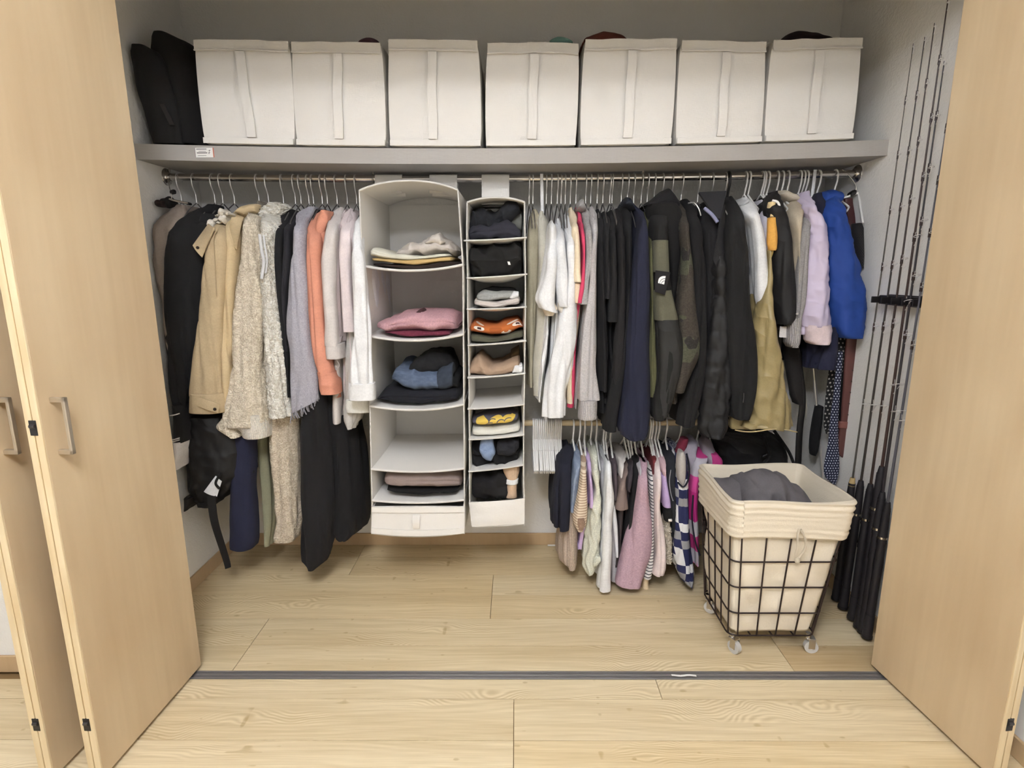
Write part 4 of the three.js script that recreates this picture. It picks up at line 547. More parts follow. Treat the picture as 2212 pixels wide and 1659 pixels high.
G({ n: 'pink_tee', l: 'pale pink short sleeved tee beside the white shirt', c: 't-shirt', m: [0xdacbca, 'plain'], z: -.39, s: [[450, 748, 764], [460, 738, 767], [475, 731, 767], [500, 728, 765], [560, 724, 759], [640, 727, 762], [700, 729, 764], [718, 730, 764]], b: [[450, 748, 764], [480, 738, 766], [600, 734, 764], [740, 736, 764], [892, 739, 776]], k: 'pale pink tee', h: [750, 'chrome'] });
G({ n: 'white_shirt', l: 'white long sleeved shirt overlapping the left edge of the wide organiser', c: 'shirt', m: [0xf1eeea, 'plain'], z: -.335, dep: .06, s: [[466, 770, 786, -.5], [480, 764, 784, -.42], [510, 758, 780, -.38], [560, 755, 784], [640, 759, 793], [700, 759, 798], [780, 752, 801], [835, 748, 805]], b: [[466, 766, 778], [500, 760, 774], [640, 762, 782], [800, 750, 778], [880, 742, 780]], back: .1, k: 'white shirt', h: [770, 'chrome'], o: { fold: .008 }, x(s, m, z) { part(s, 'cuff', L3([[830, 748, 805], [850, 747, 806], [867, 747, 806]], z + .002, .064, { fold: .004 }), m); part(s, 'shirt_tail', L3([[866, 742, 796], [880, 741, 799], [893, 744, 797]], -.41, .05, { fold: .006 }), M(0xe4dcd4, 'plain')); } });
G({ n: 'pale_tunic', l: 'pale grey tunic with a rounded tail showing below the white shirt', c: 'tunic', m: [0xb9b4ad, 'plain'], z: -.43, sn: 'front', s: [[500, 752, 764], [700, 748, 764], [850, 740, 776], [890, 737, 776], [915, 738, 770], [929, 746, 760]], b: 0, k: 'pale tunic', noSh: 1 });
// low left
G({ n: 'short_black_coat', l: 'black coat hem showing left of the beige knit under the fleece cardigan', c: 'coat', m: [0x131013, 'plain'], z: -.46, sn: 'front', noSh: 1, dep: .1, b: 0, s: [[600, 520, 540], [860, 470, 540], [910, 462, 544], [950, 475, 543], [1000, 492, 543], [1026, 505, 543]] });
G({ n: 'navy_trousers', l: 'navy blue trouser leg hanging low above the shadowed floor', c: 'trousers', m: [0x2b2f55, 'plain'], z: -.44, sn: 'leg', noSh: 1, dep: .1, b: 0, s: [[900, 500, 535], [960, 490, 538], [1000, 484, 538], [1060, 486, 537], [1110, 487, 542], [1150, 486, 546], [1180, 483, 545], [1192, 484, 540]], o: { fold: .006 } });
G({ n: 'olive_trousers', l: 'narrow olive trouser leg between the navy one and the beige knit', c: 'trousers', m: [0x8d8a6c, 'plain'], z: -.55, sn: 'leg', noSh: 1, dep: .1, b: 0, s: [[800, 545, 575], [940, 545, 578], [1040, 550, 583], [1120, 557, 584], [1182, 564, 582]] });
G({ n: 'long_black_coat', l: 'long black wool coat with two rounded hem lobes nearly reaching the floor', c: 'coat', m: [0x1d191d, 'plain'], bm: [0x19161a, 'plain'], z: -.42, dep: .12, s: [[470, 703, 712, -.56], [700, 690, 704, -.5], [820, 665, 695], [880, 645, 700], [940, 639, 704], [1000, 639, 708], [1100, 640, 712], [1170, 640, 710], [1205, 641, 704], [1226, 645, 696], [1235, 655, 680]], b: [[470, 706, 716, -.55], [700, 700, 720, -.5], [830, 690, 730, -.48], [900, 688, 752, -.47], [970, 696, 768, -.47], [1060, 700, 778, -.47], [1130, 702, 783, -.47], [1155, 702, 783, -.47], [1167, 706, 775, -.47], [1172, 716, 760, -.47]], o: { fold: .007 }, bz: -.72 });
{ // black backpack with a white label and a dangling strap
  const s = thing('black_backpack', 'black backpack hanging low at the left with a white label and long strap', 'bag'), m = M(0x110d10, 'nylon'), z = -.41;
  part(s, 'body', loft([[905, 392, 480], [940, 388, 500], [1000, 384, 512], [1040, 386, 505], [1075, 392, 480], [1092, 412, 466], [1100, 420, 448]].map(q => { const a = at(q[1], q[0], z), b = at(q[2], q[0], z); return { y: a.y, xl: Math.max(-1.27, a.x), xr: b.x, zf: z, zb: z - .2 }; }), { fold: .012, crinkle: .006, n: 50, m: 60 }), m);
  part(s, 'side_pocket', L3([[1080, 390, 410], [1095, 391, 408], [1106, 392, 402]], z + .01, .1, { fold: .006 }), m); part(s, 'label', flap([[466, 1028, -.4], [479, 1040, -.4], [441, 1062, -.402], [469, 1072, -.402]], z, .004), M(0xe7e4e4, 'plain'), 'white sewn label'); part(s, 'label_loop', tube([at(477, 1022, -.4), at(466, 1044, -.395), at(474, 1056, -.395)], .005, 20, 8), m);
  part(s, 'strap', sheet((u, v) => { const a = at(cr([448, 455, 464, 478, 484], v) + u * lerp(18, 12, v), cr([1072, 1110, 1150, 1205, 1232], v) - u * 4, -.4); a.z += .01 * Math.sin(v * 5); return a; }, 3, 24, .003), m); done(s);
}
{ const s = thing('striped_bag', 'white cloth bag with a black striped top beside the wooden door', 'bag'), z = -.36, P = l => l.map(q => { const a = at(q[1], q[0], z), b = at(q[2], q[0], z); return { y: a.y, xl: Math.max(-1.27, a.x), xr: b.x, zf: z, zb: z - .12 }; }); part(s, 'pouch', loft(P([[958, 366, 388], [985, 370, 387], [1016, 374, 384]]), { fold: .004, n: 20 }), M(0xd5cfcb, 'plain')); part(s, 'top', loft(P([[878, 366, 378], [900, 364, 386], [930, 364, 390], [960, 366, 390]]), { fold: .006, n: 24 }), M(0x141014, 'plain')); for (const y of [895, 948, 952]) part(s, 'stripe', tube([at(368, y + 3, z + .006), at(378, y + 1, z + .009), at(388, y - 2, z + .004)], .0022, 10, 6), M(0xd5cfcb, 'plain')); done(s); }
// --- right of the organisers
G({ n: 'khaki_skirt', l: 'sheer khaki skirt hanging just right of the narrow organiser', c: 'skirt', m: [0x9a927a, 'plain'], z: -.5, sn: 'front', s: [[452, 1146, 1164], [470, 1142, 1168], [520, 1139, 1172], [600, 1138, 1172], [700, 1139, 1168], [800, 1140, 1162], [838, 1141, 1158]], hem: 838, k: 'khaki skirt', h: [1143, 'chrome'], o: { fold: .009 } });
G({ n: 'stone_dress', l: 'stone grey dress behind the white strap and the cream tees', c: 'dress', m: [0xb5b0a0, 'plain'], z: -.47, sn: 'front', s: [[456, 1160, 1180], [480, 1158, 1186], [560, 1164, 1184], [700, 1160, 1184], [800, 1156, 1178], [856, 1155, 1172]], k: 'stone grey dress', h: [1151, 'chrome'], o: { fold: .008 } });
G({ n: 'cream_tee', l: 'cream short sleeved tee with the widest flared sleeve opening', c: 't-shirt', m: [0xefe8da, 'plain'], z: -.38, s: [[476, 1186, 1198, -.47], [488, 1184, 1203, -.41], [520, 1181, 1205], [560, 1176, 1206], [620, 1165, 1202], [655, 1158, 1200], [672, 1166, 1204]], b: [[476, 1186, 1198], [520, 1182, 1200], [640, 1174, 1198], [760, 1167, 1192], [876, 1158, 1176]], k: 'cream tee', h: [1180, 'chrome'], o: { hemTilt: -.3 }, x(s, m, z) { part(s, 'sleeve_lining', L3([[655, 1170, 1200], [668, 1172, 1206], [683, 1178, 1196]], z - .03, .06, { fold: .004 }), M(0xd9cbb4, 'plain')); } });
G({ n: 'white_tee', l: 'white tee with a narrow shoulder between the cream tee and the long white shirt', c: 't-shirt', m: [0xf0ece4, 'plain'], z: -.39, s: [[472, 1198, 1212], [486, 1198, 1218], [520, 1201, 1222], [560, 1203, 1226], [620, 1203, 1232], [652, 1208, 1238], [664, 1212, 1240]], b: [[472, 1198, 1212], [520, 1202, 1220], [700, 1194, 1216], [890, 1180, 1206]], k: 'white tee', h: [1191, 'chrome'], x(s, m, z) { part(s, 'sleeve_lining', L3([[655, 1205, 1228], [668, 1206, 1228], [676, 1210, 1222]], z - .02, .06), M(0xd8d0c4, 'plain')); } });
G({ n: 'long_white_shirt', l: 'long white shirt whose sleeve reaches down to the wooden bar', c: 'shirt', m: [0xf3f1ed, 'plain'], z: -.4, s: [[462, 1216, 1230], [476, 1220, 1238], [520, 1222, 1242], [600, 1226, 1244], [690, 1206, 1248], [740, 1196, 1248], [800, 1184, 1240], [860, 1174, 1229], [904, 1172, 1226]], hem: 860, k: 'long white shirt', h: [[1204, 'chrome'], [1212, 'chrome']], o: { fold: .009 } });
G({ n: 'eyelet_blouse', l: 'white eyelet blouse showing a lacy shoulder left of the beige tee', c: 'blouse', m: [0xe6e2da, 'plain'], z: -.42, s: [[458, 1226, 1238], [476, 1232, 1244], [520, 1238, 1246], [600, 1240, 1248]], k: 'eyelet blouse', h: [1221, 'chrome'], o: { rough: .002 } });
G({ n: 'beige_tee', l: 'beige short sleeved tee layered left of the crimson tee', c: 't-shirt', m: [0xdfcbaa, 'plain'], z: -.385, s: [[448, 1226, 1242], [462, 1230, 1248], [490, 1236, 1252], [540, 1238, 1256], [590, 1234, 1258], [610, 1236, 1260]], b: [[448, 1228, 1242], [520, 1240, 1252], [650, 1244, 1256], [800, 1230, 1244], [880, 1229, 1242]], k: 'beige tee', h: [1232, 'chrome'], x(s, m, z) { part(s, 'under_sleeve', L3([[612, 1237, 1258], [632, 1238, 1258], [655, 1242, 1256]], z - .015, .07), M(0xd8c2a2, 'plain')); } });
G({ n: 'crimson_tee', l: 'bright crimson pink tee beside the beige one', c: 't-shirt', m: [0xc23157, 'plain'], z: -.395, s: [[448, 1240, 1252], [462, 1246, 1259], [500, 1254, 1265], [560, 1258, 1267], [620, 1252, 1264], [655, 1247, 1257]], b: [[448, 1242, 1254], [560, 1258, 1266], [700, 1244, 1254], [888, 1230, 1242]], k: 'crimson tee', h: [1244, 'chrome'] });
G({ n: 'grey_hoodie', l: 'mid grey hooded top with its hood peak between crimson and pale grey', c: 'hoodie', m: [0x9c9895, 'heather'], z: -.4, s: [[446, 1254, 1272], [460, 1258, 1277], [500, 1264, 1280], [560, 1266, 1281], [640, 1256, 1274], [658, 1252, 1270]], b: [[446, 1256, 1272], [520, 1266, 1280], [700, 1260, 1276], [890, 1238, 1254]], k: 'grey hoodie', h: [1265, 'chrome'], x(s, m) { part(s, 'hood', lump({ zf: -.5, zb: -.68, top: [[1247, 446], [1253, 430], [1262, 424], [1268, 440]], bot: [[1247, 456], [1268, 460]], e: 2.3, end: 3, fold: .005 }), m); } });
G({ n: 'pale_grey_sweatshirt', l: 'pale grey sweatshirt with a long sleeve and deep ribbed cuff', c: 'sweatshirt', m: [0xb3aeac, 'heather'], z: -.385, s: [[446, 1270, 1286], [458, 1273, 1290], [480, 1277, 1294], [540, 1279, 1294], [620, 1274, 1294], [700, 1263, 1294], [780, 1256, 1296], [850, 1252, 1298], [868, 1251, 1298]], hem: 880, k: 'pale grey sweatshirt', h: [1276, 'chrome'], x(s, m, z) { part(s, 'cuff', L3([[867, 1254, 1293], [885, 1253, 1293], [909, 1251, 1292]], z - .004, .085, { fold: .002 }), M(0xaea9a7, 'rib')); } });
const BK = [
  ['black_tee', 'thin black tee first in the row right of the pale grey sweatshirt', 0x1a181c, [[452, 1284, 1300], [470, 1290, 1305], [520, 1293, 1308], [640, 1294, 1310], [760, 1295, 1313], [848, 1297, 1314]], 1290, 't-shirt', 900],
  ['charcoal_tee', 'faded charcoal short sleeved tee second in the row of black tops', 0x2d2a2c, [[456, 1300, 1314], [472, 1304, 1319], [520, 1305, 1321], [600, 1304, 1322], [646, 1303, 1322]], 1302, 't-shirt', 880],
  ['black_henley', 'black top third in the row of black tops, sleeve ending at mid height', 0x1d1b1e, [[454, 1314, 1328], [470, 1318, 1332], [520, 1320, 1334], [620, 1318, 1335], [696, 1315, 1335]], 1317, 'shirt', 890],
  ['brown_black_jumper', 'brownish black jumper fourth in the row of black tops', 0x262021, [[450, 1326, 1344], [468, 1332, 1349], [520, 1336, 1352], [620, 1338, 1353], [740, 1330, 1350], [844, 1320, 1345]], 1322, 'jumper', 930],
  ['black_jumper', 'black jumper directly left of the navy jacket', 0x161418, [[444, 1338, 1360], [462, 1346, 1366], [520, 1352, 1370], [620, 1352, 1368], [740, 1342, 1362], [880, 1316, 1342], [935, 1308, 1336]], 1342, 'jumper', 935]];
for (const [n, l, c, s, h, cat, hem] of BK) G({ n, l, c: cat, m: [c, 'plain'], z: -.4, s, hem, k: n.replace(/_/g, ' '), h: [h, 'chrome'] });
G({ n: 'navy_jacket', l: 'long navy fleece jacket with a stand collar hanging lowest in the dark group', c: 'jacket', m: [0x272b4d, 'plain'], z: -.36, dep: .12, s: [[440, 1356, 1376], [456, 1374, 1392], [475, 1383, 1400], [520, 1380, 1404], [580, 1373, 1406], [640, 1366, 1408], [740, 1358, 1407], [840, 1349, 1409], [900, 1343, 1410], [935, 1340, 1408], [950, 1346, 1402], [954, 1356, 1396]], hem: 900, k: 'navy jacket', h: [1369, 'chrome'], o: { fold: .006 }, x(s, m) { part(s, 'collar', lump({ zf: -.5, zb: -.68, top: [[1351, 432], [1358, 422], [1366, 424], [1374, 446]], bot: [[1351, 446], [1376, 456]], e: 2.3, end: 3 }), M(0x2a3346, 'plain')); } });
G({ n: 'olive_shirt', l: 'thin olive green shirt squeezed between navy and the camouflage jacket', c: 'shirt', m: [0x5c5a36, 'plain'], z: -.4, s: [[458, 1388, 1400], [476, 1396, 1408], [540, 1402, 1413], [640, 1405, 1416], [760, 1404, 1420], [860, 1406, 1420]], hem: 860, k: 'olive shirt', h: [1385, 'chrome'] });
{ // technical jacket with a square badge: quarter dome in three bands
  const badge = canvasTex(256, 320, (c, w, h) => { c.fillStyle = '#161214'; c.fillRect(0, 0, w, h); c.fillStyle = '#f1efec'; c.beginPath(); c.moveTo(60, 180); c.lineTo(60, 150); c.bezierCurveTo(60, 90, 120, 62, 186, 62); c.lineTo(186, 180); c.lineTo(150, 180); c.closePath(); c.fill(); c.strokeStyle = '#161214'; c.lineWidth = 7; c.beginPath(); c.moveTo(92, 182); c.bezierCurveTo(92, 140, 120, 104, 188, 96); c.stroke(); c.beginPath(); c.moveTo(126, 182); c.bezierCurveTo(126, 156, 150, 134, 188, 130); c.stroke(); });
  G({ n: 'camo_jacket', l: 'black and olive panelled jacket with a black badge carrying a white quarter dome', c: 'jacket', m: [0x211d1b, 'plain'], z: -.375, dep: .11, s: [[436, 1408, 1452], [450, 1411, 1452], [480, 1413, 1448], [520, 1414, 1448], [580, 1414, 1450], [640, 1415, 1458], [700, 1418, 1472], [740, 1422, 1481], [790, 1422, 1478], [850, 1415, 1460], [895, 1412, 1448], [910, 1416, 1440]], hem: 880, k: 'panelled jacket', h: [1413, 'chrome'], x(s, m, z) {
    part(s, 'olive_panel', L3([[519, 1414.5, 1448], [560, 1414, 1449.5], [588, 1414, 1450.5]], z + .004, .08, { fold: .003, n: 16 }), M(0x5f5c48, 'plain'), 'olive chest panel'); part(s, 'olive_panel', L3([[628, 1415, 1456], [660, 1416.5, 1464], [693, 1419, 1471]], z + .004, .08, { fold: .003, n: 16 }), M(0x5f5c48, 'plain'), 'olive sleeve panel');
    part(s, 'elbow_panel', L3([[692, 1424, 1470], [740, 1425, 1482], [800, 1425, 1478], [870, 1418, 1458], [904, 1416, 1448]], z + .004, .08, { fold: .004, n: 24 }), M(0x2c2a26, 'nylon'));
    const [a, b, c, d] = [[1416, 584], [1448, 588], [1414, 630], [1436, 638]].map(p => at(p[0], p[1], z + .012)); part(s, 'badge', sheet((u, v) => a.clone().lerp(b, u).lerp(c.clone().lerp(d, u), v).add(V(0, 0, .003 * Math.sin(u * 3.1))), 8, 8, .002, (u, v) => [u, 1 - v]), T(badge, { bumpMap: null }), 'black badge with a white quarter dome');
    part(s, 'yoke', L3([[438, 1410, 1472], [448, 1407, 1480], [480, 1412, 1485], [530, 1440, 1480], [590, 1450, 1468], [690, 1446, 1458]], -.455, .16, { fold: .006, n: 30, m: 44 }), m); part(s, 'collar', lump({ zf: -.49, zb: -.7, top: [[1402, 438], [1425, 420], [1443, 405], [1453, 400], [1462, 414], [1471, 434]], bot: [[1402, 446], [1440, 456], [1471, 448]], sharp: 1, end: 12, e: 2.5, fold: .004 }), M(0x241f22, 'plain')); } });
}
G({ n: 'camo_fleece', l: 'brown and olive camouflage fleece right of the panelled jacket', c: 'fleece', m: T(camoMap), z: -.385, s: [[440, 1456, 1480], [455, 1464, 1487], [490, 1474, 1493], [540, 1480, 1497], [600, 1477, 1503], [660, 1470, 1508], [720, 1473, 1513], [770, 1471, 1512], [810, 1462, 1498], [850, 1452, 1482]], hem: 880, k: 'camouflage fleece', h: [1450, 'chrome'] });
G({ n: 'black_jacket', l: 'black jacket with an empty silver hanger loop at its neck', c: 'jacket', m: [0x151114, 'plain'], z: -.4, s: [[430, 1470, 1494], [446, 1482, 1508], [480, 1490, 1520], [560, 1496, 1530], [660, 1504, 1536], [760, 1508, 1534], [850, 1486, 1522], [925, 1474, 1508]], hem: 930, k: 'black jacket', h: [1471, 'chrome'], x(s) { part(s, 'neck_hoop', tube([at(1487, 439, -.5), at(1500, 439, -.47), at(1509, 450, -.46), at(1514, 466, -.46)], .0026, 20, 8), chrome); } });
G({ n: 'charcoal_suit', l: 'charcoal suit jacket with its broad collar standing up like a grey triangle', c: 'suit jacket', m: [0x1d1a1e, 'plain'], z: -.41, s: [[436, 1506, 1560], [460, 1516, 1562], [500, 1522, 1560], [600, 1528, 1562], [720, 1532, 1566], [840, 1530, 1564], [900, 1530, 1560]], hem: 900, k: 'charcoal suit', h: [[1507, 'chrome'], [1537, 'chrome', 416]], x(s) { const a = at(1509, 417, -.5), b = at(1569, 414, -.5), c = at(1548, 474, -.4), d = at(1556, 474, -.4); part(s, 'collar', sheet((u, v) => a.clone().lerp(b, u).lerp(c.clone().lerp(d, u), v), 8, 8, .008), M(0x3b393c, 'plain'), 'lighter charcoal collar'); part(s, 'shirt_collar', tube([at(1522, 450, -.42), at(1538, 464, -.4), at(1550, 480, -.39)], .006, 16, 8), M(0x8d8fae, 'plain'), 'lavender shirt edge'); part(s, 'lapel', flap([[1556, 474, -.395], [1566, 440, -.42], [1540, 560, -.4], [1560, 620, -.4]], -.4, .005), M(0x2a272a, 'plain')); } });
G({ n: 'black_puffer', l: 'black quilted puffer jacket left of the smooth black coat', c: 'puffer jacket', m: [0x1f1d20, 'nylon'], z: -.385, dep: .1, s: [[520, 1548, 1562, -.44], [560, 1546, 1574], [640, 1545, 1580], [740, 1536, 1586], [840, 1528, 1588], [905, 1522, 1580], [938, 1521, 1575], [950, 1528, 1568]], hem: 930, noSh: 1, k: 'black puffer', h: [1564, 'chrome'], o: { puff: .062, puffA: .007, e: 2.3, n: 90 } });
G({ n: 'smooth_black_coat', l: 'smooth black coat left of the white cardigan, small mark near its cuff', c: 'coat', m: [0x1a1819, 'plain'], z: -.36, dep: .12, s: [[424, 1572, 1588], [434, 1572, 1598], [455, 1573, 1610], [490, 1576, 1621], [540, 1577, 1628], [640, 1578, 1634], [740, 1580, 1640], [840, 1585, 1640], [890, 1586, 1632], [909, 1588, 1626]], hem: 880, k: 'smooth black coat', h: [1574, 'black', 382], x(s, m, z) { const p = at(1606, 860, z + .0035); part(s, 'cuff_mark', tube([V(p.x, p.y + .018, p.z), V(p.x + .001, p.y, p.z), V(p.x, p.y - .016, p.z)], .0016, 10, 6), M(0x55524f, 'plain')); part(s, 'neck_hoop', tube([at(1578, 478, -.42), at(1583, 490, -.4), at(1585, 502, -.395)], .002, 12, 6), chrome); part(s, 'neck_hoop', tube([at(1565, 452, -.47), at(1572, 466, -.44), at(1571, 482, -.42)], .0022, 14, 6), chrome); } });
// children's jackets on white hangers
const KZ = { drop: .07 };
G({ n: 'white_cardigan', l: 'white knitted cardigan with a pointed sleeve end beside the black coat', c: 'cardigan', m: [0xf0ece5, 'plain'], z: -.4, ...KZ, s: [[426, 1602, 1622], [436, 1606, 1634], [460, 1616, 1646], [490, 1627, 1653], [540, 1632, 1659], [600, 1636, 1665], [640, 1639, 1668], [660, 1644, 1671], [675, 1652, 1673], [688, 1662, 1673]], hem: 660, k: 'white cardigan', h: [[1611, 'white', 375], [1619, 'white', 375]], x(s, m, z) { part(s, 'tie_end', L3([[664, 1641, 1652], [690, 1642, 1651], [715, 1643, 1650]], z - .02, .02), m); part(s, 'lapel', lump({ zf: -.48, zb: -.6, top: [[1606, 436], [1616, 428], [1622, 428]], bot: [[1606, 446], [1620, 440]], e: 2.3, end: 3 }), m); } });
G({ n: 'pale_lilac_top', l: 'pale lilac top peeking out between the white cardigan and the mustard bow', c: 'top', m: [0xcfcbd6, 'plain'], z: -.44, ...KZ, s: [[432, 1640, 1652], [446, 1646, 1660], [480, 1652, 1664], [560, 1656, 1664]], k: 'pale lilac top', h: [[1647, 'white', 375], [1652, 'white', 375]] });
{ const s = thing('mustard_bow', 'mustard yellow knotted cloth strap hanging from a white hanger', 'bow'), z = -.41; part(s, 'strap_end', L3([[470, 1663, 1677], [490, 1661, 1678], [520, 1662, 1681], [530, 1664, 1680], [541, 1667, 1676]], z, .03, { crinkle: .006, e: 2.1, n: 30 }), M(0xd59a2e, 'plain')); part(s, 'strap_tail', L3([[525, 1662, 1674], [545, 1662, 1673], [556, 1663, 1669]], z - .01, .02), M(0x9f8540, 'plain')); part(s, 'gathered_top', L3([[436, 1666, 1676], [450, 1664, 1675], [468, 1666, 1674]], z, .025, { crinkle: .005 }), M(0xd9c08a, 'plain')); part(s, 'ring', tube([at(1668, 433, z), at(1679, 436, z + .005), at(1684, 448, z + .005), at(1680, 461, z), at(1671, 462, z)], .0042, 30, 8), whitePlastic); done(s); hang('white', 1659, 375, 'white plastic hanger holding the mustard bow', GU); }
const tulle = std(0x97865c, { roughness: .5, bumpMap: crumple, bumpScale: .006, map: plainMap });
G({ n: 'gold_skirt', l: 'gold tulle party skirt flaring out under the black jacket', c: 'skirt', m: tulle, z: -.36, dep: .16, sn: 'front', noSh: 1, b: 0, s: [[540, 1660, 1670, -.42], [600, 1656, 1674, -.4], [690, 1648, 1677], [740, 1644, 1690], [800, 1638, 1706], [860, 1630, 1716], [915, 1622, 1724], [930, 1606, 1728]], o: { fold: .009, crinkle: .004, hemWave: .01, n: 60, m: 70 }, x(s, m, z) { part(s, 'lining', L3([[880, 1590, 1640], [905, 1584, 1640], [930, 1583, 1640]], z - .05, .08, { fold: .008, hemWave: .01 }), tulle); const h = []; for (let i = 0; i <= 30; i++) { const u = lerp(.03, .955, i / 30); h.push(at(lerp(1584, 1728, u), 928 + 4 * Math.sin(u * 7) + 4 * u, z + .004 - .078 * (1 - Math.sqrt(Math.max(0, 1 - Math.pow((2 * u - 1) * .99, 2)))))); } part(s, 'rolled_hem', tube(h, .0024, 60, 6), M(0xc9b27a, 'plain')); } });
G({ n: 'black_child_jacket', l: 'small black jacket right of the mustard bow with a shiny cuff', c: 'jacket', m: [0x1d191b, 'nylon'], z: -.4, ...KZ, s: [[412, 1674, 1686], [424, 1666, 1694], [444, 1666, 1703], [470, 1670, 1712], [520, 1680, 1722], [600, 1680, 1725], [650, 1684, 1724], [690, 1688, 1722], [702, 1690, 1714]], hem: 700, k: 'small black jacket', h: [1679, 'white', 375], x(s, m, z) { part(s, 'hang_tag', flap([[1685, 705], [1708, 706], [1683, 728], [1706, 730]], -.44, .002), M(0xd8d2cc, 'plain'), 'pale hang tag'); part(s, 'snap', button(1722, 678, z - .005, .004), chrome); } });
G({ n: 'khaki_jacket', l: 'beige khaki jacket with an open collar tucked behind the small black one', c: 'jacket', m: [0xb3a48b, 'plain'], z: -.42, ...KZ, s: [[428, 1706, 1738], [444, 1712, 1742], [470, 1716, 1742], [520, 1722, 1736], [580, 1724, 1732], [680, 1722, 1730]], k: 'khaki jacket', h: [[1702, 'white', 375], [1728, 'white', 375]], x(s, m) { part(s, 'collar', lump({ zf: -.52, zb: -.68, top: [[1690, 414], [1704, 406], [1722, 414], [1738, 428]], bot: [[1692, 424], [1712, 436], [1738, 440]], e: 2.4, fold: .004 }), M(0xc3b7a2, 'plain')); } });
G({ n: 'grey_child_hoodie', l: 'grey hoodie with a long thin sleeve and rounded cuff left of the lilac puffer', c: 'hoodie', m: [0x8f8a88, 'heather'], z: -.41, ...KZ, s: [[440, 1740, 1752], [456, 1740, 1757], [500, 1735, 1756], [560, 1729, 1751], [620, 1726, 1748], [660, 1724, 1744], [690, 1716, 1738]], hem: 700, k: 'grey hoodie sleeve', h: [1735, 'white', 375], x(s, m, z) { part(s, 'cuff', L3([[688, 1712, 1738], [715, 1707, 1737], [742, 1706, 1735], [752, 1712, 1730]], z + .003, .07), M(0xa09b98, 'rib')); } });
G({ n: 'lilac_puffer', l: 'pale lilac puffer jacket with a pink cuff left of the blue one', c: 'puffer jacket', m: [0xbfb2c8, "nylon"], z: -.41, dep: .11, ...KZ, s: [[412, 1738, 1759, -.52], [430, 1741, 1762, -.47], [446, 1750, 1772], [470, 1754, 1789], [500, 1754, 1795], [560, 1750, 1799], [620, 1742, 1804], [680, 1743, 1807], [708, 1748, 1808]], b: [[412, 1738, 1758], [460, 1752, 1780], [600, 1748, 1790], [726, 1736, 1762]], k: 'lilac puffer', h: [1742, 'white', 375], o: { puff: .078, puffA: .0045, crinkle: .004, e: 2.2, n: 90 }, x(s, m, z) { part(s, 'cuff', L3([[704, 1752, 1808], [722, 1753, 1808], [738, 1756, 1806], [746, 1764, 1800]], z - .003, .1, { crinkle: .003, e: 2.2 }), M(0xd8c3c4, 'plain'), 'pink cuff'); } });
G({ n: 'navy_child_top', l: 'navy top showing in slivers between the lilac and blue puffers', c: 'top', m: [0x2a2c50, 'plain'], z: -.45, ...KZ, s: [[416, 1762, 1786], [440, 1766, 1796], [500, 1784, 1800], [600, 1796, 1806], [720, 1800, 1816], [800, 1768, 1810]], b: [[416, 1764, 1786], [700, 1775, 1806], [803, 1764, 1812]], k: 'navy top', h: [1768, 'white', 375] });
G({ n: 'blue_puffer', l: 'royal blue puffer jacket, the rightmost garment on the rod', c: 'puffer jacket', m: std(0x143a84, { roughness: .75, bumpMap: crumple, bumpScale: .003 }), z: -.4, dep: .12, ...KZ, s: [[422, 1782, 1824, -.5], [440, 1788, 1832, -.45], [470, 1798, 1845], [520, 1804, 1859], [600, 1806, 1879], [660, 1812, 1895], [705, 1818, 1906], [724, 1824, 1912], [733, 1834, 1898]], hem: 720, k: 'blue puffer', h: [1805, 'white', 370], o: { puff: .1, puffA: .0035, e: 2.3, n: 80 }, x(s, m) { part(s, 'collar', lump({ zf: -.5, zb: -.68, top: [[1784, 422], [1796, 409], [1812, 405], [1821, 409]], bot: [[1780, 445], [1800, 452], [1825, 440]], e: 2.4, fold: .004 }), m); } });
// --- ties, belt, umbrella at the right end
const strip = (n, l, c, mat, rows, z, th, x) => { const s = thing(n, l, c); part(s, 'blade', loft(rows.map(q => { const a = at(q[1], q[0], z), b = at(q[2], q[0], z); return { y: (a.y + b.y) / 2, xl: a.x, xr: b.x, zf: z, zb: z - th }; }), { fold: .0015, n: 40, m: 24, e: 2.4, flat: 1 }), mat); x && x(s, z); return done(s); };
{ const s = thing('tie_hanger', 'white metal tie hanger in the corner behind the blue puffer', 'hanger'), z = -.6; part(s, 'arm', rod(at(1854, 418, z), at(1864, 482, -.52), .004, 10), whitePlastic); part(s, 'bar', rod(at(1822, 428, z), at(1856, 416, z), .004, 10), whitePlastic); part(s, 'hook', tube([at(1848, 417, z), at(1849, 402, z), V(1.19, rodY(1.19) + .015, RZ), V(1.19, rodY(1.19), RZ - .017)], .0025, 20, 8), steel); part(s, 'clip', lump({ zf: z + .01, zb: z - .02, top: [[1840, 415], [1850, 410]], bot: [[1840, 424], [1850, 420]], e: 3 }), blackPlastic); done(s); }
strip('red_leather_strap', 'dark red strip of leather hanging under the rod end beside the blue puffer', 'strap', M(0x5c1a1c, 'leather'), [[428, 1826, 1846], [470, 1832, 1850], [520, 1838, 1852]], -.58, .02);
strip('sequin_bag', 'black sequinned pouch hanging behind the blue puffer against the right wall', 'bag', T(sequins), [[482, 1853, 1866], [492, 1852, 1870], [530, 1856, 1870], [580, 1862, 1869]], -.5, .05);
strip('dotted_black_tie', 'black necktie with sparse pale dots right of the navy sleeve', 'necktie', T(blackDots), [[700, 1812, 1830], [780, 1796, 1826], [850, 1786, 1812], [920, 1781, 1804], [938, 1786, 1796]], -.52, .012);
strip('dotted_navy_tie', 'navy necktie with dense white dots and a pointed tip', 'necktie', T(navyDots), [[760, 1812, 1822], [850, 1803, 1816], [900, 1796, 1814], [960, 1790, 1813], [1010, 1781, 1815], [1032, 1784, 1812], [1047, 1799, 1806]], -.48, .012);
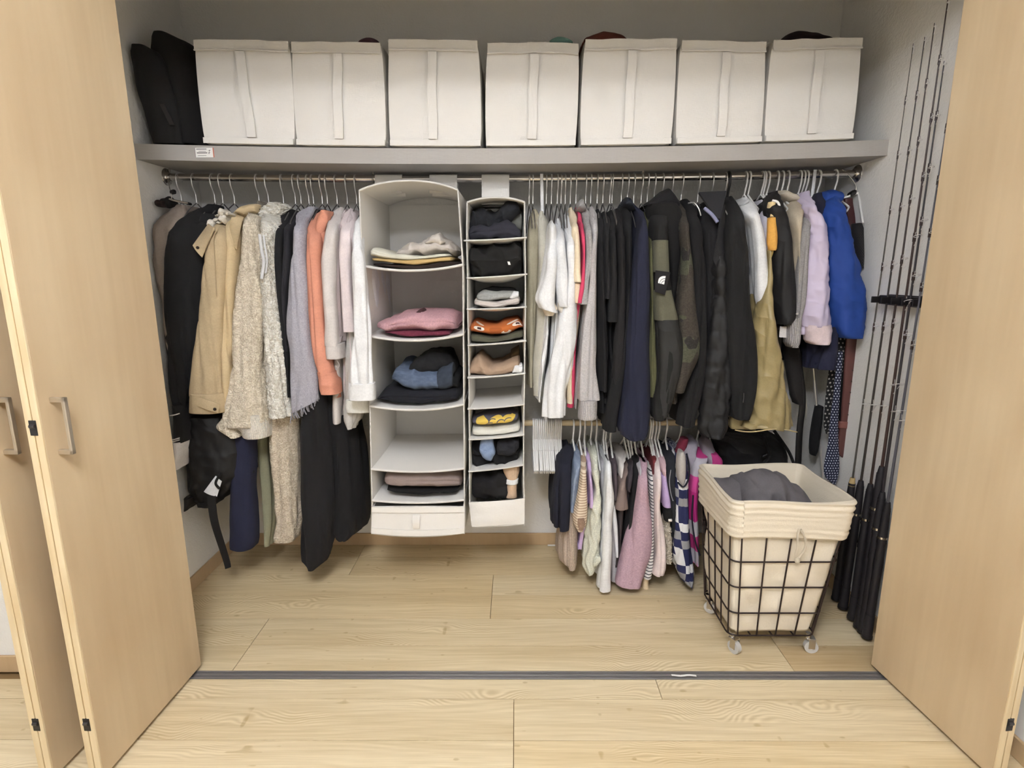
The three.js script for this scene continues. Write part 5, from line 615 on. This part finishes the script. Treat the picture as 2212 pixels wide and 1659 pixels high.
strip('black_tie', 'plain black necktie edge between the navy dotted tie and the brown leather belt', 'necktie', M(0x120f12, 'plain'), [[740, 1826, 1834], [850, 1812, 1824], [950, 1806, 1816], [1000, 1808, 1812]], -.53, .012);
strip('leather_belt', 'wide red brown leather belt with punched holes beside the fishing rods', 'belt', M(0x6c3a33, 'leather'), [[715, 1832, 1862], [800, 1826, 1858], [880, 1820, 1852], [912, 1818, 1848], [920, 1816, 1848], [965, 1812, 1845], [982, 1814, 1840], [989, 1820, 1832]], -.5, .018, (s, z) => { for (let i = 0; i < 6; i++) { const p = at(1842 - i * 2.6, 800 + i * 24, z + .0008), g = new THREE.CylinderGeometry(.0025, .0025, .002, 10); g.rotateX(Math.PI / 2); g.translate(p.x, p.y, p.z); part(s, 'belt_hole', g, darkM); } part(s, 'keeper', L3([[912, 1816, 1850], [919, 1815, 1849], [926, 1814, 1849]], z + .003, .024, { fold: .001, n: 8 }), M(0x7c463d, 'leather')); });
{ const s = thing('umbrella', 'closed black umbrella hanging with its steel shaft beside the ties', 'umbrella'), z = -.62; part(s, 'shaft', rod(at(1753, 745, z), at(1780, 1065, z), .0052, 12), chrome); part(s, 'canopy', L3([[880, 1770, 1784], [910, 1764, 1782], [950, 1757, 1778], [975, 1755, 1774], [986, 1757, 1768]], z + .03, .05, { fold: .004, e: 2.2 }), M(0x100d0f, 'plain')); part(s, 'handle', rod(at(1752, 735, z), at(1753, 760, z), .009, 12), blackPlastic); done(s); }
strip('dark_trousers', 'dark brown trousers hanging behind the gold skirt', 'trousers', M(0x2e2622, 'plain'), [[640, 1698, 1730], [740, 1700, 1732], [800, 1706, 1736], [860, 1716, 1740], [875, 1724, 1738]], -.52, .06);
strip('black_strap_belt', 'narrow black belt with punched holes behind the gold skirt hem', 'belt', M(0x131013, 'leather'), [[760, 1722, 1734], [860, 1728, 1742], [930, 1722, 1736], [1010, 1718, 1732]], -.56, .012);
{ const s = thing('drying_pole', 'pale cream pole leaning in the back right corner', 'pole'); const a = at(1738, 860, -.8), b = at(1764, 1080, -.78); const d = b.clone().sub(a); part(s, 'pole', rod(b.clone().addScaledVector(d, (.02 - b.y) / d.y), a.clone().addScaledVector(d, -.35), .0065, 12), std(0xd9d2c0, { roughness: .5 })); part(s, 'end_cap', rod(a.clone().addScaledVector(d, -.35), a.clone().addScaledVector(d, -.4), .008, 12), whitePlastic); done(s); }
{ // black bags heaped on the floor behind the basket
  const s = thing('black_duffel', 'black duffel bag heaped behind the laundry basket', 'bag'), m = M(0x120e10, 'nylon'), z = -.56, P = l => l.map(q => { const a = at(q[1], q[0], z), b = at(q[2], q[0], z); return { y: a.y, xl: a.x, xr: b.x, zf: z, zb: -.81 }; });
  part(s, 'body', loft(P([[935, 1560, 1640], [950, 1540, 1690], [975, 1540, 1716], [1010, 1540, 1724], [1090, 1545, 1720], [1180, 1550, 1718], [1228, 1560, 1712]]), { fold: .014, crinkle: .008, n: 50, m: 60 }), m); part(s, 'strap', tube([at(1648, 935, z + .01), at(1656, 960, z + .03), at(1662, 985, z + .03), at(1650, 1000, z + .03)], .006, 20, 8), m); part(s, 'strap', tube([at(1672, 930, z), at(1690, 955, z + .02), at(1706, 980, z + .02), at(1716, 1005, z + .02)], .006, 20, 8), m); part(s, 'buckle', lump({ zf: z + .05, zb: z + .03, top: [[1648, 984], [1658, 980]], bot: [[1648, 992], [1658, 990]], e: 3 }), blackPlastic); done(s);
}
// ---------------------------------------------------------------- lower bar with its hanging strap
{
  const s = thing('lower_bar', 'pale wooden hanging bar slung below the upper rod for the children clothes', 'rod'); const x0 = at(1128, 915, RZ).x, x1 = 1.02;
  part(s, 'bar', rod(V(x0, LOWY, RZ), V(x1, LOWY, RZ), .0125, 20), std(0xcdb994, { roughness: .5 }));
  for (const [px] of [[1170], [1760]]) { const xt = at(px, 385, -.6).x, xb = px < 1200 ? at(1180, 880, -.6).x : xt - .02; part(s, 'strap', sheet((u, v) => { const y = lerp(rodY(xt) + .0145, LOWY - .014, v); return V(lerp(xt, xb, v) + (u - .5) * .011, y, RZ + .0155); }, 2, 24, .002), M(0xe9e6e0, 'plain'), 'white webbing strap'); }
  done(s);
}
// --- children's clothes on the lower bar
const lowS = { drop: .06, zt: -.57 };
const kid = (n, l, c, m, z, s, px, o = {}) => G({ n, l, c, m, z, s, k: o.k || n.replace(/_/g, ' '), h: px ? (Array.isArray(px) ? px.map(p => [p, 'small', 915]) : [px, 'small', 915]) : undefined, ...lowS, back: .04, bz: -.74, ...o });
kid('navy_cardigan', 'small navy cardigan, first of the children clothes from the left', 'cardigan', [0x23263f, 'plain'], -.44, [[966, 1222, 1240], [978, 1214, 1240], [1000, 1207, 1239], [1040, 1208, 1238], [1080, 1206, 1235], [1120, 1204, 1232], [1150, 1204, 1230]], 1238, { b: [[966, 1220, 1236], [1000, 1202, 1226], [1060, 1194, 1222], [1120, 1190, 1218], [1146, 1192, 1216]], back: .02 });
kid('denim_shirt', 'small faded denim shirt next to the navy cardigan', 'shirt', [0x9aa2b0, 'denim'], -.43, [[974, 1241, 1254], [986, 1241, 1256], [1010, 1240, 1256], [1050, 1234, 1252], [1090, 1231, 1247], [1110, 1230, 1243]], 1252);
kid('beige_ribbed_top', 'beige ribbed top whose wide hem hangs low near the white plug', 'top', [0xb5a18e, 'rib'], -.47, [[985, 1244, 1254], [1060, 1232, 1250], [1130, 1216, 1250], [1170, 1208, 1250], [1205, 1206, 1250], [1225, 1209, 1249], [1233, 1220, 1245]], 0, { b: 0, sn: 'front', dep: .16 });
kid('striped_cardigan', 'tan and cream striped cardigan with a brown knitted cuff', 'cardigan', T(tanStripe), -.41, [[980, 1257, 1266], [992, 1256, 1267], [1020, 1255, 1269], [1060, 1249, 1271], [1090, 1241, 1273], [1120, 1235, 1273], [1138, 1237, 1270], [1150, 1245, 1262]], 1263, { x(s, m, z) { part(s, 'cuff', L3([[1122, 1247, 1264], [1135, 1246, 1266], [1147, 1249, 1262]], z + .008, .05), M(0x9f7f68, 'rib')); } });
kid('lilac_blouse', 'small lilac top with a short sleeve beside the striped cardigan', 'top', [0xc6a9d0, 'plain'], -.425, [[980, 1266, 1276], [992, 1267, 1278], [1030, 1271, 1282], [1070, 1273, 1287], [1099, 1272, 1289]], 1276, { b: [[980, 1267, 1276], [1100, 1262, 1280], [1200, 1248, 1262]] });
kid('cream_cable_jumper', 'cream cable knit jumper with thick twisted ridges', 'jumper', [0xefe2c8, 'knit'], -.42, [[964, 1281, 1292], [978, 1278, 1293], [1020, 1281, 1295], [1060, 1288, 1298], [1100, 1278, 1300], [1150, 1269, 1300], [1200, 1262, 1297], [1230, 1260, 1290], [1245, 1266, 1284]], 1288, { o: { cable: .005, fold: .006, n: 70, m: 60 }, x(s, m, z) { part(s, 'cuff', lump({ zf: z + .01, zb: z - .06, top: [[1282, 1214], [1291, 1206], [1298, 1206]], bot: [[1282, 1230], [1290, 1228], [1298, 1216]], e: 2.4, crinkle: .005 }), m); } });
kid('grey_tunic', 'pale grey tunic hanging behind the long white dress', 'tunic', [0xa8a5a7, 'plain'], -.46, [[984, 1298, 1306], [1000, 1297, 1309], [1040, 1297, 1314], [1100, 1306, 1324], [1180, 1318, 1334], [1258, 1318, 1336]], 1304, { hem: 1240 });
kid('long_white_dress', 'long white dress reaching lowest at the left of the children clothes', 'dress', [0xefebe7, 'plain'], -.4, [[980, 1308, 1315], [995, 1309, 1320], [1040, 1308, 1325], [1090, 1305, 1330], [1130, 1303, 1327], [1200, 1301, 1322], [1250, 1298, 1318], [1281, 1296, 1318]], 1309, { o: { fold: .008 }, x(s, m, z) { part(s, 'side_panel', L3([[1095, 1322, 1331], [1140, 1325, 1335], [1205, 1331, 1336]], z - .04, .03), m); } });
kid('plum_blouse', 'dusty plum top with a rounded sleeve right of the white dress', 'top', [0x5b4d52, 'plain'], -.43, [[984, 1321, 1332], [1000, 1322, 1335], [1040, 1325, 1337], [1075, 1326, 1335], [1082, 1328, 1332]], 1319, { hem: 1200 });
kid('stone_bib', 'pale stone grey bib pointing down between plum and taupe tops', 'bib', [0xc7c0b9, 'plain'], -.44, [[976, 1344, 1358], [990, 1338, 1356], [1010, 1339, 1350], [1030, 1340, 1346], [1038, 1342, 1345]], 1349, { hem: 1030 });
kid('taupe_tee', 'taupe brown tee with a wide square sleeve', 't-shirt', [0x7b6961, 'plain'], -.41, [[992, 1350, 1360], [1004, 1348, 1359], [1040, 1342, 1358], [1080, 1335, 1361], [1104, 1331, 1363]], 1357, { b: [[992, 1350, 1360], [1080, 1340, 1358], [1160, 1334, 1354], [1240, 1332, 1346]], bm: [0x4f4444, 'plain'] });
kid('dark_plum_shirt', 'dark plum shirt sleeve in front of the small black top', 'shirt', [0x4e4449, 'plain'], -.42, [[984, 1362, 1372], [996, 1361, 1372], [1030, 1358, 1370], [1055, 1354, 1368], [1064, 1356, 1366]], 1363, { hem: 1150 });
kid('small_black_top', 'small black top behind the big mauve cardigan', 'top', [0x1c181c, 'plain'], -.43, [[978, 1368, 1378], [990, 1368, 1382], [1030, 1367, 1384], [1080, 1362, 1382], [1160, 1352, 1372], [1245, 1336, 1354]], 1371);
kid('silver_top', 'thin silvery grey top edge beside the mauve cardigan', 'top', [0xb5b2b6, 'plain'], -.43, [[984, 1376, 1384], [1010, 1380, 1388], [1040, 1381, 1388], [1090, 1378, 1386]], 1385);
kid('mauve_cardigan', 'mauve pink knitted cardigan widening to the largest hem of the children clothes', 'cardigan', [0xb796a2, 'heather'], -.4, [[985, 1388, 1400], [998, 1385, 1402], [1040, 1380, 1404], [1090, 1374, 1408], [1140, 1363, 1415], [1200, 1348, 1414], [1250, 1337, 1396], [1273, 1332, 1389]], 1404, { dep: .14, o: { fold: .005, hemTilt: -.12, n: 60 } });
kid('striped_dress', 'white dress with thin dark stripes behind the mauve cardigan', 'dress', T(bwStripe), -.43, [[996, 1401, 1412], [1010, 1402, 1414], [1050, 1405, 1415], [1100, 1407, 1417], [1180, 1402, 1418], [1230, 1396, 1416], [1254, 1392, 1411]], 1409, { x(s, m, z) { part(s, 'slip', L3([[1248, 1390, 1404], [1265, 1389, 1403], [1274, 1388, 1404]], z - .03, .06), M(0xdcc6a2, 'plain')); } });
kid('red_shirt', 'thin dark red shirt between stripes and pale pink', 'shirt', [0x8c2c31, 'plain'], -.435, [[980, 1407, 1416], [992, 1410, 1419], [1030, 1414, 1421], [1068, 1415, 1420]], 1416);
kid('pale_pink_dress', 'pale pink dress with a puffed hem near the laundry basket', 'dress', [0xecccc7, 'plain'], -.41, [[984, 1417, 1425], [998, 1418, 1429], [1040, 1417, 1433], [1100, 1413, 1432], [1150, 1416, 1437], [1200, 1420, 1440], [1232, 1416, 1441], [1246, 1413, 1436]], 1422, { o: { fold: .006 } });
kid('pink_tee', 'small pink tee above a lilac ruffle', 't-shirt', [0xd9b3b7, 'plain'], -.425, [[982, 1424, 1436], [996, 1428, 1441], [1020, 1433, 1443], [1034, 1435, 1441]], 1439, { hem: 1034, x(s, m, z) { part(s, 'ruffle', L3([[1030, 1430, 1442], [1060, 1432, 1447], [1098, 1434, 1455]], z - .01, .07, { fold: .006 }), M(0xbda4cf, 'plain'), 'lilac ruffle'); } });
{ const s = thing('fur_collar', 'fluffy cream collar below a black sparkly band', 'collar'), z = -.44; part(s, 'fur', L3([[1125, 1438, 1450], [1150, 1436, 1453], [1190, 1438, 1455], [1220, 1440, 1453]], z, .07, { rough: .004, n: 40, m: 50 }), M(0xd8cfc1, 'sherpa')); part(s, 'band', L3([[1102, 1436, 1457], [1115, 1435, 1458], [1128, 1437, 1455]], z + .01, .05), M(0x141014, 'plain')); part(s, 'buckle', lump({ zf: z + .014, zb: z, top: [[1444, 1122], [1452, 1122]], bot: [[1444, 1127], [1452, 1127]], e: 3 }), chrome); done(s); }
kid('charcoal_dress', 'charcoal dress with a thin curved zip left of the checked dress', 'dress', [0x34363f, 'plain'], -.42, [[972, 1442, 1456], [986, 1443, 1462], [1030, 1444, 1463], [1090, 1450, 1465], [1150, 1453, 1466], [1168, 1454, 1464]], 1469, { x(s, m, z) { part(s, 'zip', tube([at(1449, 1015, z + .005), at(1446, 1040, z + .006), at(1450, 1070, z + .006), at(1454, 1082, z + .006)], .0018, 16, 6), M(0x8d8d92, 'plain')); } });
kid('checked_dress', 'sleeveless navy white and grey checked dress with a grey armhole lining', 'dress', T(checkMap), -.4, [[972, 1466, 1489], [986, 1463, 1491], [1050, 1462, 1493], [1100, 1465, 1494], [1150, 1462, 1496], [1200, 1456, 1502], [1235, 1462, 1507], [1262, 1478, 1507], [1272, 1488, 1500]], 1507, { dep: .14, x(s, m, z) { part(s, 'armhole_lining', L3([[978, 1470, 1480], [990, 1466, 1485], [1020, 1464.5, 1486], [1042, 1467, 1484], [1049, 1472, 1480]], z + .006, .05, { fold: .002 }), M(0xa39d97, 'plain'), 'grey armhole lining'); part(s, 'armhole_binding', tube([at(1483, 980, z + .008), at(1488, 1005, z + .01), at(1487, 1035, z + .01), at(1476, 1052, z + .01), at(1464, 1042, z + .008)], .0035, 30, 8), M(0x1d2040, 'plain'), 'navy binding'); } });
kid('magenta_dress', 'magenta and grey blocked dress right behind the basket corner', 'dress', T(pinkBlock), -.42, [[968, 1512, 1528], [985, 1506, 1534], [1010, 1502, 1530], [1060, 1494, 1514], [1140, 1494, 1513], [1225, 1500, 1514]], 1535, { x(s, m, z) { part(s, 'binding', tube([at(1497, 1070, z + .006), at(1495, 1120, z + .006), at(1502, 1170, z + .006), at(1512, 1200, z + .006)], .003, 24, 8), M(0x1d2040, 'plain')); } });
kid('organza_dress', 'grey lavender organza dress with a magenta shoulder beside the black puffer', 'dress', [0x8e868f, 'plain'], -.46, [[946, 1484, 1506], [960, 1484, 1512], [990, 1482, 1512], [1020, 1488, 1508]], 0, { b: 0, sn: 'front', x(s, m, z) { part(s, 'shoulder', L3([[950, 1474, 1490], [970, 1466, 1486], [985, 1462, 1478]], z - .05, .05), M(0x8f1f3e, 'plain'), 'dark red shoulder'); } });
kid('violet_dress', 'grey tulle dress with magenta skirt showing over the basket rim', 'dress', [0x8b8189, 'plain'], -.47, [[946, 1518, 1534], [960, 1517, 1544], [985, 1524, 1556], [1006, 1530, 1566], [1100, 1530, 1560]], 0, { b: 0, sn: 'front', x(s, m, z) { part(s, 'skirt', L3([[985, 1540, 1556], [998, 1536, 1566], [1080, 1532, 1566]], z + .006, .08), M(0xb52a76, 'plain'), 'magenta skirt'); } });
// stack of empty small hangers at the left end of the lower bar
for (let i = 0; i < 15; i++) { const o = hang('small', 1152 + i * 4.25, 915, 'empty small white plastic hanger stacked edge-on at the left of the lower bar', 'empty hangers stacked on the lower bar', true); o.rotation.y = (rnd() - .5) * .03; }
for (const px of [1355, 1398, 1430]) hang('chrome', px < 1390 ? px : px, 432, 'bare chrome wire hanger among the black garments on the right', 'bare chrome hangers on the right of the rod');
hang('white', 1690, 375, 'spare white plastic hanger behind the small black jacket', GU);
{ // small white plug lying on the floor by the back wall
  const s = thing('white_plug', 'small white plastic plug lying on the floor by the skirting board', 'plug'), a = at(1183, 1182, -.81), b = at(1202, 1180, -.81); a.y = b.y = .007; part(s, 'pin', rod(a, b, .004, 12), whitePlastic); part(s, 'body', rod(b, b.clone().add(V(.016, .001, 0)), .0068, 14), whitePlastic); done(s);
}
// ---------------------------------------------------------------- fishing rods in a wall rack at the right
const RX = 1.207;
function fishing(label, base, tip, gripTop, o) {
  const s = thing('fishing_rod', label, 'fishing rod', 'fishing rods in the right corner'), d = tip.clone().sub(base), P = y => base.clone().addScaledVector(d, (y - base.y) / d.y);
  const bl = [], yTop = tip.y; for (let i = 0; i < 8; i++) bl.push(rod(P(lerp(gripTop - .02, yTop, i / 8)), P(lerp(gripTop - .02, yTop, (i + 1) / 8)), lerp(.0046, .0015, i / 8) * o.k, 10, lerp(.0046, .0015, (i + 1) / 8) * o.k));
  part(s, 'blank', merge(bl), std(o.c, { roughness: .35 }));
  const gm = std(0x18151a, { roughness: .6 }), g = part(s, 'grip', merge([rod(base, P(.1), .0165 * o.g, 16, .015 * o.g), rod(P(.1), P(gripTop * .55), .014 * o.g, 16), rod(P(gripTop * .55), P(gripTop * .72), .016 * o.g, 16, .013 * o.g), rod(P(gripTop * .72), P(gripTop * .96), .0155 * o.g, 16, .012 * o.g)]), gm);
  part(g, 'butt_cap', rod(base, P(.02), .018 * o.g, 16), blackPlastic); part(g, 'reel_seat_ring', rod(P(gripTop * .75), P(gripTop * .765), .0168 * o.g, 16), steel); part(g, 'winding_check', rod(P(gripTop * .94), P(gripTop), .0125 * o.g, 14, .008), o.cork ? std(0xb49a6a, { roughness: .8 }) : gm);
  const n = 7; for (let i = 0; i < n; i++) { const f = i / (n - 1), y = lerp(gripTop + .28, yTop - .01, Math.pow(f, .8)), r = lerp(.0155, .0028, Math.pow(f, .55)) * o.r, p = P(y), c = p.clone().add(V(-.35 * r, 0, r + .008 * (1 - f) + .003).multiplyScalar(1)); const t = new THREE.TorusGeometry(r, .0011, 6, 22); t.rotateX(Math.PI / 2 - .35); t.translate(c.x, c.y, c.z); part(s, 'guide', merge([t, rod(p.clone().add(V(0, -.018 - r, .003)), c.clone().add(V(0, 0, r * .5)), .0009, 5), rod(p.clone().add(V(0, .012, .003)), c.clone().add(V(0, 0, -r * .9)), .0009, 5)]), chrome); }
  for (let i = 1; i < n - 1; i++) part(s, 'whipping', rod(P(lerp(gripTop + .28, yTop, Math.pow(i / (n - 1), .8)) - .02), P(lerp(gripTop + .28, yTop, Math.pow(i / (n - 1), .8)) + .006), .0049 * o.k * lerp(1, .5, i / n), 8), std(0x2e1a18, { roughness: .3 }));
  return done(s);
}
const rodSpec = [
  ['slimmest fishing rod with a cork ring, leftmost of the rods on the right wall', [1806, 1290], [1973, 94], .5, { k: .75, g: .95, c: 0x4a453f, r: .7, cork: 1 }],
  ['fishing rod second from the left with a rounded black foregrip', [1822, 1302], [1998, 80], .51, { k: .95, g: 1, c: 0x2f2826, r: .8 }],
  ['fishing rod in the middle with a narrow reel seat', [1842, 1326], [2019, 50], .52, { k: 1, g: 1, c: 0x33231f, r: .9 }],
  ['tallest fishing rod with a thick black foregrip and large guides', [1858, 1342], [2048, -2], .6, { k: 1.1, g: 1.1, c: 0x35211e, r: 1.2 }],
  ['fishing rod with a hooked tip guide in front of the tallest one', [1867, 1338], [2040, 132], .52, { k: 1.1, g: 1, c: 0x282327, r: 1.3 }],
  ['fishing rod nearest the wooden door, mostly hidden behind it', [1878, 1334], [2062, 160], .5, { k: 1, g: .95, c: 0x55535a, r: 1.2 }]];
rodSpec.forEach(([l, b, t, g, o], i) => { const base = atX(b[0], b[1], RX - .004 * i), tip = atX(t[0], t[1], RX + .012); base.y = .012; fishing(l, base, tip, g, o); });
{ const s = thing('rod_rack', 'black wall rack strap holding the fishing rods at mid height', 'rack'), a = atX(1900, 645, 1.222), b = atX(1996, 638, 1.222); part(s, 'bar', box(1.2175, 1.2365, a.y - .017, a.y + .012, a.z, b.z + .14, .004), blackPlastic); for (let i = 0; i < 7; i++) { const z = lerp(a.z + .01, b.z + .1, i / 6); part(s, 'clip', box(1.1895, 1.218, a.y - .013, a.y + .008, z - .004, z + .002, .0015), blackPlastic); } part(s, 'wall_plate', box(1.236, XR, a.y - .02, a.y + .015, a.z + .02, b.z + .1, .002), blackPlastic); done(s); }
renderer.render(scene, camera);
